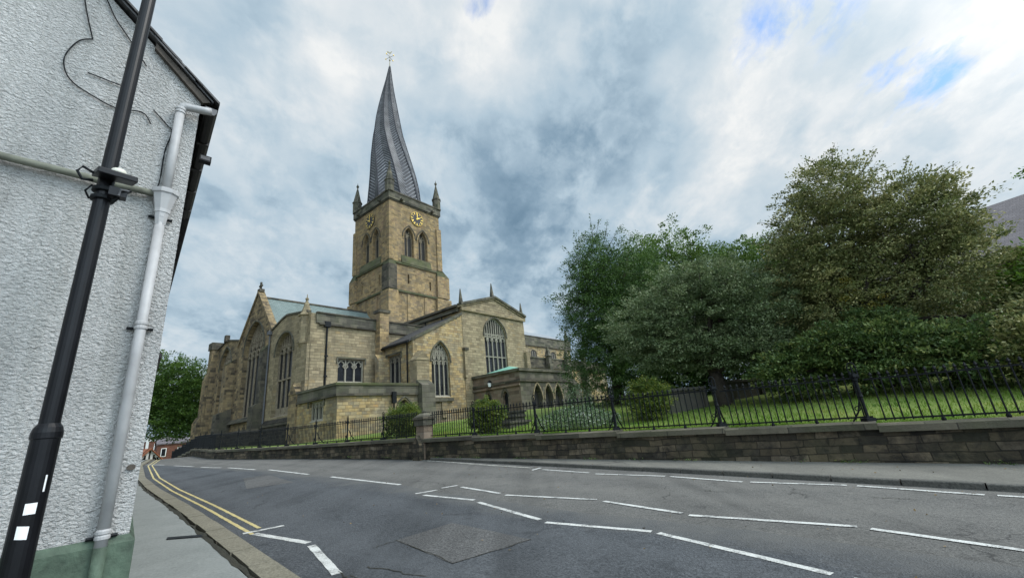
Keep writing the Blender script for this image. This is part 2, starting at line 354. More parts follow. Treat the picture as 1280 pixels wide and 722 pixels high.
# ------------------------------------------------------------------ setting materials
def ground_mat(name, cols, scale=1.0, speck=0.35, rough=0.9, bump=0.5, cracks=0.0, patches=0.5, streak=0.0, grain=30.0, wear=None, tracks=None):
    m, t, b = new_mat(name)
    tc = t.new('ShaderNodeTexCoord').outputs['Object']
    n0 = t.noise(tc, 0.35 * scale, 5, 0.6, 0.3); n1 = t.noise(tc, 2.4 * scale, 5, 0.65); n2 = t.noise(tc, grain * scale, 4, 0.75)
    v = t.new('ShaderNodeTexVoronoi', ins={'Vector': tc, 'Scale': grain * 1.7 * scale})
    f = t.math('ADD', t.math('MULTIPLY', n0, patches), t.math('MULTIPLY', n1, 1 - patches))
    c = t.ramp(f, tuple((0.3 + 0.4 * i / (len(cols) - 1), cols[i]) for i in range(len(cols))))
    c = t.mix(t.math('MULTIPLY', t.ramp(n2, ((.42, 0.0), (.7, 1.0))), speck), c, tuple(min(1, x * 2.6) for x in cols[-1]))
    c = t.mix(t.math('MULTIPLY', t.ramp(n2, ((.3, 1.0), (.5, 0.0))), speck), c, tuple(x * .3 for x in cols[0]))
    if streak:
        s = t.noise(t.mapping(tc, (1.2, .09, 1), rot=(0, 0, R(-40))), 1.0, 5, 0.6, 0.2)
        c = t.mix(t.math('MULTIPLY', t.ramp(s, ((.45, 0.0), (.65, 1.0))), streak), c, tuple(x * .55 for x in cols[0]))
    if tracks:                                                 # tyre-polished bands and drip-stained lane centres
        ed = t.new('ShaderNodeAttribute', attribute_name='edge').outputs['Fac']
        edn = t.math('ADD', ed, t.math('MULTIPLY', t.math('SUBTRACT', t.noise(tc, .8, 4), .5), .12))
        tr = t.ramp(edn, tuple(tracks)); c = t.mix(t.math('MULTIPLY', tr, .4), c, tuple(x * 1.4 for x in cols[-1]))
        oil = t.math('MULTIPLY', t.ramp(t.noise(tc, 3.1, 6, .7, .3), ((.56, 0.0), (.7, 1.0))), .5); c = t.mix(oil, c, tuple(x * .5 for x in cols[0]))
    if cracks:
        wv = t.new('ShaderNodeVectorMath', operation='MULTIPLY_ADD', ins={0: t.noise(tc, 1.3, 4, .6, out=1), 1: (.9, .9, 0), 2: tc}).outputs[0]
        v2 = t.new('ShaderNodeTexVoronoi', feature='DISTANCE_TO_EDGE', ins={'Vector': wv, 'Scale': 0.55})
        ck = t.ramp(v2.outputs['Distance'], ((0.0, 1.0), (0.012, 0.0)))
        msk = t.ramp(t.noise(tc, 0.5, 3), ((.52, 0.0), (.6, 1.0)))
        c = t.mix(t.math('MULTIPLY', t.math('MULTIPLY', ck, msk), cracks), c, (.01, .01, .011))
    if wear:                                                  # worn through to the surface below (edge of a surfacing strip, or scuffed paint)
        if wear[0] == 'edge':
            ed = t.new('ShaderNodeAttribute', attribute_name='edge').outputs['Fac']
            wf = t.ramp(t.math('ADD', ed, t.math('MULTIPLY', t.math('SUBTRACT', t.noise(tc, 1.3, 6, .7), .5), .5)), ((.78, 0.0), (1.02, 1.0)))
        else: wf = t.ramp(t.math('ADD', t.math('MULTIPLY', t.noise(tc, 5.0, 5, .6), .5), t.math('MULTIPLY', t.noise(tc, 38.0, 4, .7), .5)), ((wear[2] - .06, 0.0), (wear[2] + .03, .8)))
        c = t.mix(wf, c, wear[1])
    t.l.new(c, b.inputs['Base Color']); b.inputs['Roughness'].default_value = rough; b.inputs['Specular IOR Level'].default_value = 0.3
    h = t.math('ADD', n2, t.math('MULTIPLY', v.outputs['Distance'], 0.6))
    bp = t.new('ShaderNodeBump', ins={'Strength': bump, 'Distance': 0.012, 'Height': h}); t.l.new(bp.outputs[0], b.inputs['Normal'])
    return m
ASPH_OLD = ground_mat('worn_asphalt', [(.072, .071, .068), (.097, .095, .090), (.122, .117, .107)], speck=0.34, bump=0.8, cracks=0.6, streak=0.4, tracks=((.5, 0.0), (.58, .8), (.66, 0.0), (.74, .8), (.84, 0.0)))
ASPH_NEW = ground_mat('dark_asphalt', [(.038, .042, .047), (.051, .055, .060), (.068, .072, .077)], speck=0.5, bump=1.0, cracks=0.45, streak=0.45, tracks=((.12, 0.0), (.25, 1.0), (.4, 0.0), (.55, 0.0), (.68, .9), (.8, 0.0)), wear=('edge', (.105, .104, .10)))
ASPH_PATCH = ground_mat('asphalt_repair', [(.056, .055, .055), (.076, .075, .074), (.096, .094, .091)], speck=0.5, bump=1.0, streak=.4)
PAVE = ground_mat('pavement_tarmac', [(.155, .165, .158), (.195, .205, .196), (.225, .233, .222)], speck=0.12, bump=0.25, cracks=0.5)
PAVE_FAR = ground_mat('far_pavement_tarmac', [(.095, .092, .082), (.14, .135, .118), (.18, .172, .148)], speck=0.2, cracks=0.6, streak=0.3)
KERB = ground_mat('kerb_sandstone', [(.115, .105, .078), (.155, .142, .108), (.195, .178, .135)], speck=0.25, bump=0.5)
KERB_FAR = ground_mat('kerb_far_stone', [(.05, .05, .045), (.085, .083, .075), (.12, .115, .10)], speck=0.25, bump=0.4)
WHITE_P = ground_mat('white_road_paint', [(.36, .36, .34), (.50, .50, .475), (.58, .58, .55)], speck=0.18, bump=0.5, wear=('paint', (.10, .10, .098), .56))
YELLOW_P = ground_mat('yellow_road_paint', [(.34, .27, .11), (.45, .36, .16), (.52, .43, .21)], speck=0.15, bump=0.5, wear=('paint', (.12, .11, .09), .6))
CREAM_P = ground_mat('faded_white_paint', [(.30, .29, .25), (.40, .39, .34), (.47, .46, .41)], speck=0.3, bump=0.4, wear=('paint', (.12, .12, .11), .52))
DIRT = ground_mat('gutter_dirt', [(.012, .012, .010), (.025, .024, .018), (.04, .038, .026)], speck=0.4, bump=0.9)
EARTH = ground_mat('earth', [(.05, .06, .03), (.08, .085, .045), (.10, .10, .06)], speck=0.2)
LAWN = ground_mat('lawn_turf', [(.045, .10, .012), (.075, .15, .018), (.12, .18, .032), (.22, .19, .07)], scale=1.3, speck=0.3, bump=1.0)

# ------------------------------------------------------------------ setting geometry
def resample(pts, n):
    pts = [Vector(p) for p in pts]; L = [0]
    for a, b in zip(pts, pts[1:]): L.append(L[-1] + (b - a).length)
    out = []
    for i in range(n):
        s = L[-1] * i / (n - 1); j = 0
        while j < len(L) - 2 and L[j + 1] < s: j += 1
        t = (s - L[j]) / max(1e-9, L[j + 1] - L[j]); out.append(pts[j].lerp(pts[j + 1], t))
    return out
def ribbon(name, A, B, nu, nv, dz, mat, kind='structure', wob=0.0, build=True, mb=None):
    A = resample(A, nu); B = resample(B, nu); mb = mb or MB(); vs = []; fs = []
    for i in range(nu):
        for j in range(nv + 1):
            p = A[i].lerp(B[i], j / nv); p = p + Vector((random.uniform(-wob, wob), random.uniform(-wob, wob), 0)); vs.append((p.x, p.y, gz(p.x, p.y) + dz))
    for i in range(nu - 1):
        for j in range(nv):
            a = i * (nv + 1) + j; fs.append((a, a + 1, a + nv + 2, a + nv + 1))
    mb.raw(vs, fs, mat)
    if build:
        o = mb.build(name, fix=False); at = o.data.attributes.new('edge', 'FLOAT', 'POINT'); at.data.foreach_set('value', [j / nv for i in range(nu) for j in range(nv + 1)]); tag(o, kind=kind); return o
def xy(w, n): p = W(w, n); return (p.x, p.y, 0)

# near kerb line (road side) from far left to behind the camera
NEARK = [(-64, 78, 0), (-40, 48, 0), (-25, 28.6, 0), (-16.35, 18.95, 0), (-11.7, 14.2, 0), (-7.75, 10.35, 0), (-4.75, 7.35, 0), (-2.74, 5.3, 0), (-0.2, 2.75, 0), (3, -0.35, 0), (9, -6.1, 0), (20, -17, 0)]
WALLK = [xy(wall_w(n), n) for n in range(-52, 62, 2)] + [xy(-21.0, 80)]
big = MB(); g = 24
gx = np.linspace(-1, 1, 49)
co = np.sign(gx) * (np.abs(gx) ** 2.2) * 900
vs = []; fs = []
for i, a in enumerate(co):
    for j, b in enumerate(co):
        x, y = a - 10, b + 30
        vs.append((x, y, min(gz(x, y), -1.3) - 0.35 if math.hypot(x, y) < 140 else -4.5))
for i in range(48):
    for j in range(48):
        k = i * 49 + j; fs.append((k, k + 49, k + 50, k + 1))
big.raw(vs, fs, EARTH); tag(big.build('ground'), kind='structure')
ribbon('road', NEARK, WALLK, 90, 12, 0.0, ASPH_OLD)
# newer dark surfacing on the near half, edge follows the centre markings
JOINT = [(-36, 43, 0), (-26.6, 30.6, 0), (-21.5, 26.87, 0), (-15.2, 22.2, 0), (-11.4, 19.4, 0), (-8.0, 16.3, 0), (-3.4, 12.1, 0), (-2.2, 10.5, 0), (-0.8, 9.2, 0), (0.6, 7.7, 0), (2.6, 6.1, 0), (4.4, 4.2, 0), (9, -.6, 0), (16, -7.5, 0)]
NEARK2 = [(-38, 45.4, 0), (-25, 28.6, 0), (-16.35, 18.95, 0), (-11.7, 14.2, 0), (-7.75, 10.35, 0), (-4.75, 7.35, 0), (-2.74, 5.3, 0), (-0.2, 2.75, 0), (3, -0.35, 0), (9, -6.1, 0), (13, -10, 0)]
ribbon('road_resurfaced_lane', NEARK2, JOINT, 120, 6, 0.004, ASPH_NEW)
# near pavement
def off(pts, d):
    out = []
    for i, p in enumerate(pts):
        a = Vector(pts[max(0, i - 1)]); b = Vector(pts[min(len(pts) - 1, i + 1)]); t = (b - a).normalized()
        out.append(Vector(p) + Vector((-t.y, t.x, 0)) * d)
    return out
KIN = off(NEARK, -0.33); PIN = off(NEARK, -6.5)
ribbon('near_pavement', off(NEARK, -0.38), PIN, 100, 8, 0.10, PAVE)
ribbon('gutter_dirt', off(NEARK, -0.325), off(NEARK, -0.39), 420, 1, 0.1035, DIRT, wob=.028)
def kerb(name, line, width, top, length, mat, side, gap=0.012):
    mb = MB(); line = resample(line, 400)
    L = 0; start = line[0]; acc = [line[0]]
    for a, b in zip(line, line[1:]):
        L += (b - a).length; acc.append(b)
        if L >= length:
            p, q = acc[0], acc[-1]; d = (q - p).normalized(); nrm = Vector((-d.y, d.x, 0)) * side
            p = p + d * gap; q = q - d * gap; jz = random.uniform(-.006, .006); jw = random.uniform(-.008, .008)
            pts = [p, q, q + nrm * (width + jw), p + nrm * (width + jw)]
            base = [(v.x, v.y, gz(v.x, v.y) - 0.2) for v in pts]
            tp = []
            for k, v in enumerate(pts):
                ins = 0.012 * (1 if k < 2 else 0); v2 = v + nrm * ins
                tp.append((v2.x, v2.y, gz(v.x, v.y) + top + jz))
            mid = [(v.x, v.y, gz(v.x, v.y) + top - 0.015 + jz) for v in pts]
            mb.prism(base, mid, mat, cap=False); mb.prism(mid, tp, mat, cap=True)
            acc = [b]; L = 0
    return tag(mb.build(name, fix=False), kind='structure')
kerb('near_kerb', NEARK, 0.285, 0.105, 0.92, KERB, -1)
FARK = [xy(w, n) for w, n in ((-27.6, 78), (-25.3, 62), (-23.75, 51), (-23.0, 46), (-22.45, 41.6), (-21.95, 37.5), (-21.62, 34.6))]
FARW = [xy(wall_w(n) + .1, n) for n in (78, 62, 51, 46, 41.6, 37.5, 34.4)]
ribbon('far_pavement', off(FARK, -0.12), FARW, 60, 3, 0.09, PAVE_FAR)
kerb('far_kerb', FARK, 0.14, 0.095, 0.9, KERB_FAR, -1)
# verge edge where the far pavement meets the churchyard wall: dark dirt line
ribbon('wall_foot_dirt', [xy(wall_w(n) - .30, n) for n in range(60, -30, -2)], [xy(wall_w(n) - .1, n) for n in range(60, -30, -2)], 120, 1, 0.012, DIRT)
# churchyard lawn
lm = MB(); vs = []; fs = []
ns = np.arange(-60, 90.1, 0.75); ts = np.concatenate([np.arange(0.0, 24, 0.6), np.arange(24, 100, 4)])
for n in ns:
    w0 = wall_w(n) + 0.12
    for t in ts:
        w = w0 + t; p = W(w, n); vs.append((p.x, p.y, lawn_z(w, n)))
k = len(ts)
for i in range(len(ns) - 1):
    for j in range(k - 1):
        a = i * k + j; fs.append((a, a + k, a + k + 1, a + 1))
lm.raw(vs, fs, LAWN); tag(lm.build('lawn', smooth=True), kind='structure')
# road markings: white zig-zags, centre dashes, double yellow lines
def mark(name, segs, width, mat, dz=0.009):
    mb = MB()
    for a, b in segs:
        a = Vector((*a, 0)); b = Vector((*b, 0)); L = (b - a).length; d = (b - a) / L; nn = Vector((-d.y, d.x, 0)); k = max(2, int(L / 0.12))
        l1, l2 = [], []
        for i in range(k + 1):
            p = a + d * (L * i / k); wv = width / 2
            l1.append(p + nn * (wv + random.uniform(-.005, .005))); l2.append(p - nn * (wv + random.uniform(-.005, .005)))
        vs = [(p.x, p.y, gz(p.x, p.y) + dz) for p in l1] + [(p.x, p.y, gz(p.x, p.y) + dz) for p in l2]
        mb.raw(vs, [(i, i + 1, k + 2 + i, k + 1 + i) for i in range(k)], mat)
    return tag(mb.build(name), kind='structure')
mark('centre_zigzag_marking', [((-2.66, 10.5), (-2.22, 10.8)), ((-2.40, 10.22), (-1.16, 9.24)), ((-1.05, 8.99), (.09, 7.27)), ((.17, 7.08), (1.52, 6.23)), ((1.58, 6.14), (2.66, 4.5)), ((2.75, 4.35), (4.2, 3.3)),
     ((-2.17, 11.05), (-1.81, 11.29)), ((-1.67, 11.0), (-.67, 9.78)), ((-.54, 9.55), (1.17, 8.46)), ((1.27, 8.28), (2.22, 7.06)), ((2.27, 6.92), (3.91, 5.84)), ((3.98, 5.72), (4.9, 4.45)), ((5.0, 4.3), (6.6, 3.2))], 0.095, WHITE_P)
mark('kerbside_zigzag_marking', [((-4.62, 7.66), (-3.32, 6.85)), ((-3.2, 6.7), (-2.28, 5.42)), ((-4.85, 7.72), (-4.39, 8.13))], 0.11, WHITE_P)
mark('far_zigzag_marking', [((.07, 13.16), (.35, 13.57)), ((.38, 13.15), (1.55, 11.85)), ((1.66, 11.6), (3.08, 10.5)), ((3.17, 10.4), (4.18, 9.17)), ((4.3, 9.1), (5.53, 8.2)), ((5.63, 8.1), (6.57, 6.9)), ((6.67, 6.82), (8.0, 5.5))], 0.10, WHITE_P)
mark('centre_dash_marking', [((-26.6, 30.5), (-23.4, 28.4)), ((-21.5, 26.87), (-18.8, 24.9)), ((-17.68, 23.93), (-15.68, 22.64)), ((-15.08, 22.3), (-12.28, 20.01)), ((-11.38, 19.52), (-8.04, 16.36)), ((-6.66, 15.1), (-3.48, 12.12))], 0.12, WHITE_P)
ykn = off(NEARK, 0.28); ykf = off(NEARK, 0.48)
def poly_segs(line, ymin=7.55):
    l = resample(line, 300); l = [p for p in l if ymin < p.y < 50]
    return [((a.x, a.y), (b.x, b.y)) for a, b in zip(l, l[1:])]
mark('double_yellow_line', poly_segs(ykn, 7.62) + poly_segs(ykf, 7.86), 0.062, YELLOW_P, 0.008)
edge = [Vector(p) for p in ((.08, 13.72, 0), (-1.08, 14.95, 0), (-3.13, 17.35, 0), (-4.7, 19.05, 0), (-6.3, 20.6, 0), (-9.5, 23.1, 0), (-14, 25.9, 0))]
mark('faded_edge_line', [((a.x, a.y), (b.x, b.y)) for a, b in zip(resample(edge, 30), resample(edge, 30)[1:])], 0.12, CREAM_P, 0.007)
def quadpatch(name, q, mat, dz):
    mb = MB(); nrm = 10; vs = []
    a, b, c, d = [Vector((*p, 0)) for p in q]
    for i in range(nrm + 1):
        for j in range(nrm + 1):
            p = a.lerp(b, i / nrm).lerp(d.lerp(c, i / nrm), j / nrm)
            if i in (0, nrm) or j in (0, nrm): p += Vector((random.uniform(-.012, .012), random.uniform(-.012, .012), 0))
            vs.append((p.x, p.y, gz(p.x, p.y) + dz))
    mb.raw(vs, [(i * 11 + j, (i + 1) * 11 + j, (i + 1) * 11 + j + 1, i * 11 + j + 1) for i in range(10) for j in range(10)], mat)
    return tag(mb.build(name), kind='structure')
Q1 = [(-1.97, 6.65), (-1.31, 7.46), (-.06, 6.24), (-.98, 5.51)]
quadpatch('asphalt_repair_patch', Q1, ASPH_PATCH, 0.008)
quadpatch('asphalt_repair_patch', [(-10.6, 16.6), (-10.0, 17.2), (-7.5, 14.3), (-8.5, 13.5)], ASPH_PATCH, 0.008)
def wob_seg(p, q, amp=0.03, k=9):
    P = [(p[0] + (q[0] - p[0]) * i / k + (random.uniform(-amp, amp) if 0 < i < k else 0), p[1] + (q[1] - p[1]) * i / k + (random.uniform(-amp, amp) if 0 < i < k else 0)) for i in range(k + 1)]
    return list(zip(P, P[1:]))
mark('asphalt_joint', wob_seg(Q1[0], Q1[3]) + wob_seg(Q1[3], Q1[2]) + wob_seg((-9.6, 13.0), (-8.9, 13.1)) + wob_seg((-2.2, 6.35), (-1.97, 6.65)), 0.011, DIRT, 0.011)
mark('asphalt_crack', wob_seg((-2.0, 5.6), (-1.2, 5.15), .04) + wob_seg((-2.3, 5.5), (-1.9, 5.0), .04) + wob_seg((-2.1, 5.35), (-1.3, 4.7), .05) + wob_seg((5.2, 7.2), (5.6, 6.9), .05) + wob_seg((3.2, 8.6), (3.5, 8.3), .04), 0.014, DIRT, 0.010)

# ------------------------------------------------------------------ architecture helpers (church-local x = w, y = -n)
class Frame:
    def __init__(s, o, u, nrm): s.o = Vector(o); s.u = Vector(u); s.n = Vector(nrm)
    def P(s, u, z, d=0.0): return s.o + s.u * u + Vector((0, 0, z)) - s.n * d
def FE(c): return Frame((c, 0, 0), (0, -1, 0), (-1, 0, 0))     # east-facing plane w=c, u = n
def FW_(c): return Frame((c, 0, 0), (0, -1, 0), (1, 0, 0))
def FN(c): return Frame((0, -c, 0), (1, 0, 0), (0, -1, 0))     # north-facing plane n=c, u = w
def FS(c): return Frame((0, -c, 0), (1, 0, 0), (0, 1, 0))
def arch(uc, w, sill, spring, apex, n=9):
    h = apex - spring; a = w / 2
    pts = [(uc - a, sill), (uc + a, sill)]
    c = (w * w / 4 - h * h) / w; Rr = a - c; th = math.atan2(h, -c) if True else 0
    th = math.acos(max(-1, min(1, -c / Rr)))
    right = [(uc + c + Rr * math.cos(th * i / n), spring + Rr * math.sin(th * i / n)) for i in range(n + 1)]
    left = [(2 * uc - x, z) for x, z in reversed(right[:-1])]
    return pts + right + left
def inside(p, poly):
    x, y = p; c = False
    for (x0, y0), (x1, y1) in zip(poly, poly[1:] + poly[:1]):
        if (y0 > y) != (y1 > y) and x < (x1 - x0) * (y - y0) / (y1 - y0) + x0: c = not c
    return c
def wall(mb, fr, outer, holes, mat, depth=0.5, rmat=None):
    polys = [outer] + [h for h in holes]
    flat = [p for h in polys for p in h]
    tris = tessellate_polygon([[Vector((x, y, 0)) for x, y in h] for h in polys])
    mb.raw([fr.P(u, z) for u, z in flat], [tuple(t) for t in tris], mat)
    for h in holes:
        for (u0, z0), (u1, z1) in zip(h, h[1:] + h[:1]):
            mb.poly([fr.P(u0, z0), fr.P(u1, z1), fr.P(u1, z1, depth), fr.P(u0, z0, depth)], rmat or mat)
def bar(mb, fr, pts, w, d0, d1, mat):
    for (u0, z0), (u1, z1) in zip(pts, pts[1:]):
        L = math.hypot(u1 - u0, z1 - z0)
        if L < 1e-6: continue
        nu, nz = -(z1 - z0) / L * w / 2, (u1 - u0) / L * w / 2
        a = [(u0 + nu, z0 + nz), (u1 + nu, z1 + nz), (u1 - nu, z1 - nz), (u0 - nu, z0 - nz)]
        f = [fr.P(u, z, d0) for u, z in a]; b = [fr.P(u, z, d1) for u, z in a]
        mb.raw(f + b, [(0, 1, 2, 3), (0, 4, 5, 1), (2, 6, 7, 3), (1, 5, 6, 2), (3, 7, 4, 0)], mat)
def clip(pts, outline):
    out = []; cur = []
    for p in pts:
        if inside(p, outline): cur.append(p)
        else:
            if len(cur) > 1: out.append(cur)
            cur = []
    if len(cur) > 1: out.append(cur)
    return out
def window(parent, fr, outl, uc, w, sill, spring, apex, lights, style, stone_m, bw=0.14, transoms=(), glass=None, d=0.3, hood=True, head=None, name='window', label=None, blank=None):
    """glazed opening: glass, mullions, tracery and hood mould"""
    mb = MB(); a = w / 2
    tris = tessellate_polygon([[Vector((x, y, 0)) for x, y in outl]])
    mb.raw([fr.P(u, z, d + 0.14) for u, z in outl], [tuple(t) for t in tris], glass or GLASS)
    lw = w / lights; head = head or spring
    def B(pts, width=bw): 
        for s in clip(pts, outl): bar(mb, fr, s, width, d - 0.02, d + 0.13, stone_m)
    def line(u0, z0, u1, z1, k=14): return [(u0 + (u1 - u0) * i / k, z0 + (z1 - z0) * i / k) for i in range(k + 1)]
    for (u0, z0), (u1, z1) in zip(outl, outl[1:] + outl[:1]): bar(mb, fr, [(u0, z0), (u1, z1)], bw * 1.3, d - 0.03, d + 0.13, stone_m)
    h = apex - spring; c = (w * w / 4 - h * h) / w if w else 0; Rr = a - c
    for i in range(1, lights):
        um = uc - a + lw * i
        if style == 'perp': B(line(um, sill, um, apex, 60))
        elif style == 'flat': bar(mb, fr, [(um, sill), (um, apex)], bw, d - 0.02, d + 0.13, stone_m)
        else: B(line(um, sill, um, spring + 0.02, 10))
        if style in ('flow', 'inter'):
            for sgn in (1, -1):
                pts = []
                for q in range(40):
                    t = q / 39 * 1.5; x = um - sgn * Rr + sgn * Rr * math.cos(t); z = spring + Rr * math.sin(t)
                    pts.append((x, z))
                B(pts, bw * .85)
    for i in range(lights):
        um = uc - a + lw * (i + .5); hh = lw * .85; hz = head - (hh if style == 'flat' else 0)
        ar = arch(um, lw, hz - .1, hz, hz + hh, 6)[1:-1] + [(um - lw / 2, hz)]
        B(ar[1:], bw * .75)
        for sgn in (1, -1):                                  # cusps
            B([(um + sgn * lw * .5, hz + hh * .02), (um + sgn * lw * .22, hz + hh * .30), (um + sgn * lw * .36, hz + hh * .62)], bw * .55)
        if style == 'perp':
            B(line(um, hz + hh, um, apex, 40), bw * .7)
            B([(um - lw / 2, hz + hh * 1.25), (um, hz + hh * .85), (um + lw / 2, hz + hh * 1.25)], bw * .6)
        if style == 'flow':
            for q in range(3):
                zc = spring + hh * (1.05 + q * .8); rr = lw * .36
                uo = um + (lw / 2 if q % 2 == 0 else 0)
                ring = [(uo + rr * math.cos(t) * (1 if q else .8), zc + rr * 1.15 * math.sin(t)) for t in np.linspace(0, 2 * math.pi, 13)]
                B(ring, bw * .7)
                for tt in (0.6, 2.5, 4.2, 5.5): B([(uo + rr * math.cos(tt), zc + rr * math.sin(tt)), (uo + rr * .35 * math.cos(tt), zc + rr * .35 * math.sin(tt))], bw * .6)
    for tz in transoms: B(line(uc - a + .02, tz, uc + a - .02, tz, 40), bw)
    if blank:                                                 # blind stone panel in the lower part
        mb.poly([fr.P(uc - a, sill, d + .05), fr.P(uc + a, sill, d + .05), fr.P(uc + a, blank, d + .05), fr.P(uc - a, blank, d + .05)], stone_m)
    mb.poly([fr.P(uc - a - .05, sill, .0), fr.P(uc + a + .05, sill, .0), fr.P(uc + a + .05, sill + .22, d + .1), fr.P(uc - a - .05, sill + .22, d + .1)], stone_m)
    ob = mb.build(name, parent)
    if label: ob['label'] = label
    if hood:
        hb = MB(); head_pts = [p for p in outl[2:]] if style != 'flat' else [(uc - a - .12, apex - .5), (uc - a - .12, apex + .12), (uc + a + .12, apex + .12), (uc + a + .12, apex - .5)]
        if style != 'flat':
            cz = spring
            head_pts = [(uc + (u - uc) * (1 + .13 / max(a, .3)), z + (.13 if z > spring + .05 else 0) * (1 if True else 0)) for u, z in head_pts]
        for (u0, z0), (u1, z1) in zip(head_pts, head_pts[1:]): bar(hb, fr, [(u0, z0), (u1, z1)], .15, -.11, .02, S_PARAPET)
        h_ = hb.build('hood_mould', ob)
    return ob
def taper_box(mb, x0, x1, y0, y1, z0, z1, slope_side, z2, mat):
    """buttress with a sloped top: top face drops from z1 (wall side) to z2 (outer side)"""
    zz = {'x0': lambda x, y: z2 if x == x0 else z1, 'y0': lambda x, y: z2 if y == y0 else z1}[slope_side]
    vs = [(x, y, z0) for y in (y0, y1) for x in (x0, x1)] + [(x, y, zz(x, y)) for y in (y0, y1) for x in (x0, x1)]
    mb.raw(vs, [(0, 2, 3, 1), (4, 5, 7, 6), (0, 1, 5, 4), (2, 6, 7, 3), (0, 4, 6, 2), (1, 3, 7, 5)], mat)
def gab_box(mb, x0, x1, y0, y1, z0, z1, z2, axis, mat):
    """box with a little gabled cap, ridge running along axis"""
    mb.box(x0, x1, y0, y1, z0, z1, mat); e = .07
    if axis == 'x':
        ym = (y0 + y1) / 2
        a = [(x0 - e, y0 - e, z1 + .003), (x0 - e, y1 + e, z1 + .003), (x0 - e, ym, z2)]; b = [(x1, p[1], p[2]) for p in a]
    else:
        xm = (x0 + x1) / 2
        a = [(x0 - e, y0 - e, z1 + .003), (x1 + e, y0 - e, z1 + .003), (xm, y0 - e, z2)]; b = [(p[0], y1, p[2]) for p in a]
    mb.prism(a, b, mat)

# ------------------------------------------------------------------ the church
CH = empty('church', (T0.x, T0.y, 0.0), AZ)
tag(CH, 'sandstone parish church with a tall twisted leaning lead spire on its square clock tower', 'church')
Z0 = -0.6
# --- tower
def part_empty(*a): pass
tb = MB(); TW = 9.9
NWIN = [(3.6, 'N'), (6.3, 'N')]; EWIN = [(-3.6, 'E'), (-6.3, 'E')]
bw_, bs, bsp, bap = 1.75, 26.1, 29.3, 31.1
nh = [arch(u, bw_, bs, bsp, bap) for u, _ in NWIN]; eh = [arch(u, bw_, bs, bsp, bap) for u, _ in EWIN]
slits = lambda us: [[(u - .16, z), (u + .16, z), (u + .16, z + 1.5), (u - .16, z + 1.5)] for u, z in us]
wall(tb, FN(0), [(0, Z0), (TW, Z0), (TW, 35.1), (0, 35.1)], nh + slits([(3.4, 21.6), (7.6, 21.2)]), S_TOWER, .7)
wall(tb, FE(0), [(-TW, Z0), (0, Z0), (0, 35.1), (-TW, 35.1)], eh + slits([(-2.6, 21.6), (-7.4, 21.2)]), S_TOWER, .7)
wall(tb, FW_(TW), [(-TW, Z0), (0, Z0), (0, 35.1), (-TW, 35.1)], [], S_TOWER)
wall(tb, FS(-TW), [(0, Z0), (TW, Z0), (TW, 35.1), (0, 35.1)], [], S_TOWER)
tower = tb.build('tower', CH, fix=False)
for fr, us in ((FN(0), NWIN), (FE(0), EWIN)):
    for (u, _), ol in zip(us, (nh if fr.n.y < 0 else eh)):
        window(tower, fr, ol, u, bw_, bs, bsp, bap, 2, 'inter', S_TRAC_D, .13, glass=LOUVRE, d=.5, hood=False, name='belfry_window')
    hb = MB()
    for (u, _) in us:                                          # stepped arch orders and hood moulds
        for k, (ww, pr, mm) in enumerate(((2.05, -.06, S_TOWER), (2.45, -.14, S_DARK))):
            o2 = arch(u, ww, bs, bsp, bap + .14 * (k + 1))[1:] + [(u - ww / 2, bs)]
            pts = o2 if k == 0 else [p for p in o2 if p[1] >= bsp - .4]
            bar(hb, fr, pts, .17, pr, .03, mm)
    hb.build('arch_mould', tower)
    sb = MB(); uu = [u for u, _ in us]; m0 = min(uu) - 1.5; m1 = max(uu) + 1.5
    sb.raw([fr.P(m0, 24.7, -.3), fr.P(m1, 24.7, -.3), fr.P(m1, 26.05, -.01), fr.P(m0, 26.05, -.01), fr.P(m0, 24.7, .05), fr.P(m1, 24.7, .05)], [(0, 1, 2, 3), (0, 3, 4), (1, 5, 2)], S_MOSS)
    sb.build('mossy_sill', tower)
for z, e, h, mm in ((24.45, .22, .3, S_MOSS), (20.0, .24, .28, S_MOSS), (34.95, .12, .22, S_DARK)):
    sc = MB()
    for x0, x1, y0, y1 in ((-e, TW + e, -e, 0.02), (-e, 0.02, 0.024, TW + e), (TW - .02, TW + e, 0.024, TW + e), (0.03, TW - .03, TW - .02, TW + e)):
        sc.box(x0, x1, y0, y1, z, z + h, mm)
    sc.build('string_course', tower, fix=False)
bt = MB()
def btr(x0, x1, y0, y1, z0, z1, m=S_TOWER): bt.box(x0, x1, y0, y1, z0, z1, m)
btr(-.42, 1.25, -.42, 1.6, Z0, 20.05); btr(-.34, 1.1, -.34, 1.45, 20.28, 24.1, S_DARK)
bt.prism([(-.34, -.34, 24.1), (1.1, -.34, 24.1), (1.1, 1.45, 24.1), (-.34, 1.45, 24.1)], [(-.02, -.02, 24.9), (.5, -.02, 24.9), (.5, .6, 24.9), (-.02, .6, 24.9)], S_MOSS)
btr(8.6, 11.55, -.5, 1.5, Z0, 20.02); btr(8.8, 11.3, -.42, 1.4, 20.24, 23.9, S_TOWER)
bt.prism([(8.8, -.42, 23.9), (11.3, -.42, 23.9), (11.3, 1.4, 23.9), (8.8, 1.4, 23.9)], [(9.1, -.05, 25.1), (10.3, -.05, 25.1), (10.3, .6, 25.1), (9.1, .6, 25.1)], S_MOSS)
btr(-.5, 1.5, 8.7, 10.9, Z0, 20.02); btr(-.42, 1.4, 8.9, 10.6, 20.24, 23.9)
bt.prism([(-.42, 8.9, 23.9), (1.4, 8.9, 23.9), (1.4, 10.6, 23.9), (-.42, 10.6, 23.9)], [(-.05, 9.1, 25.1), (.6, 9.1, 25.1), (.6, 10.0, 25.1), (-.05, 10.0, 25.1)], S_MOSS)
btr(9.15, 10.15, -.2, .8, 25.0, 32.6); btr(-.2, .8, 9.15, 10.15, 25.0, 32.6)
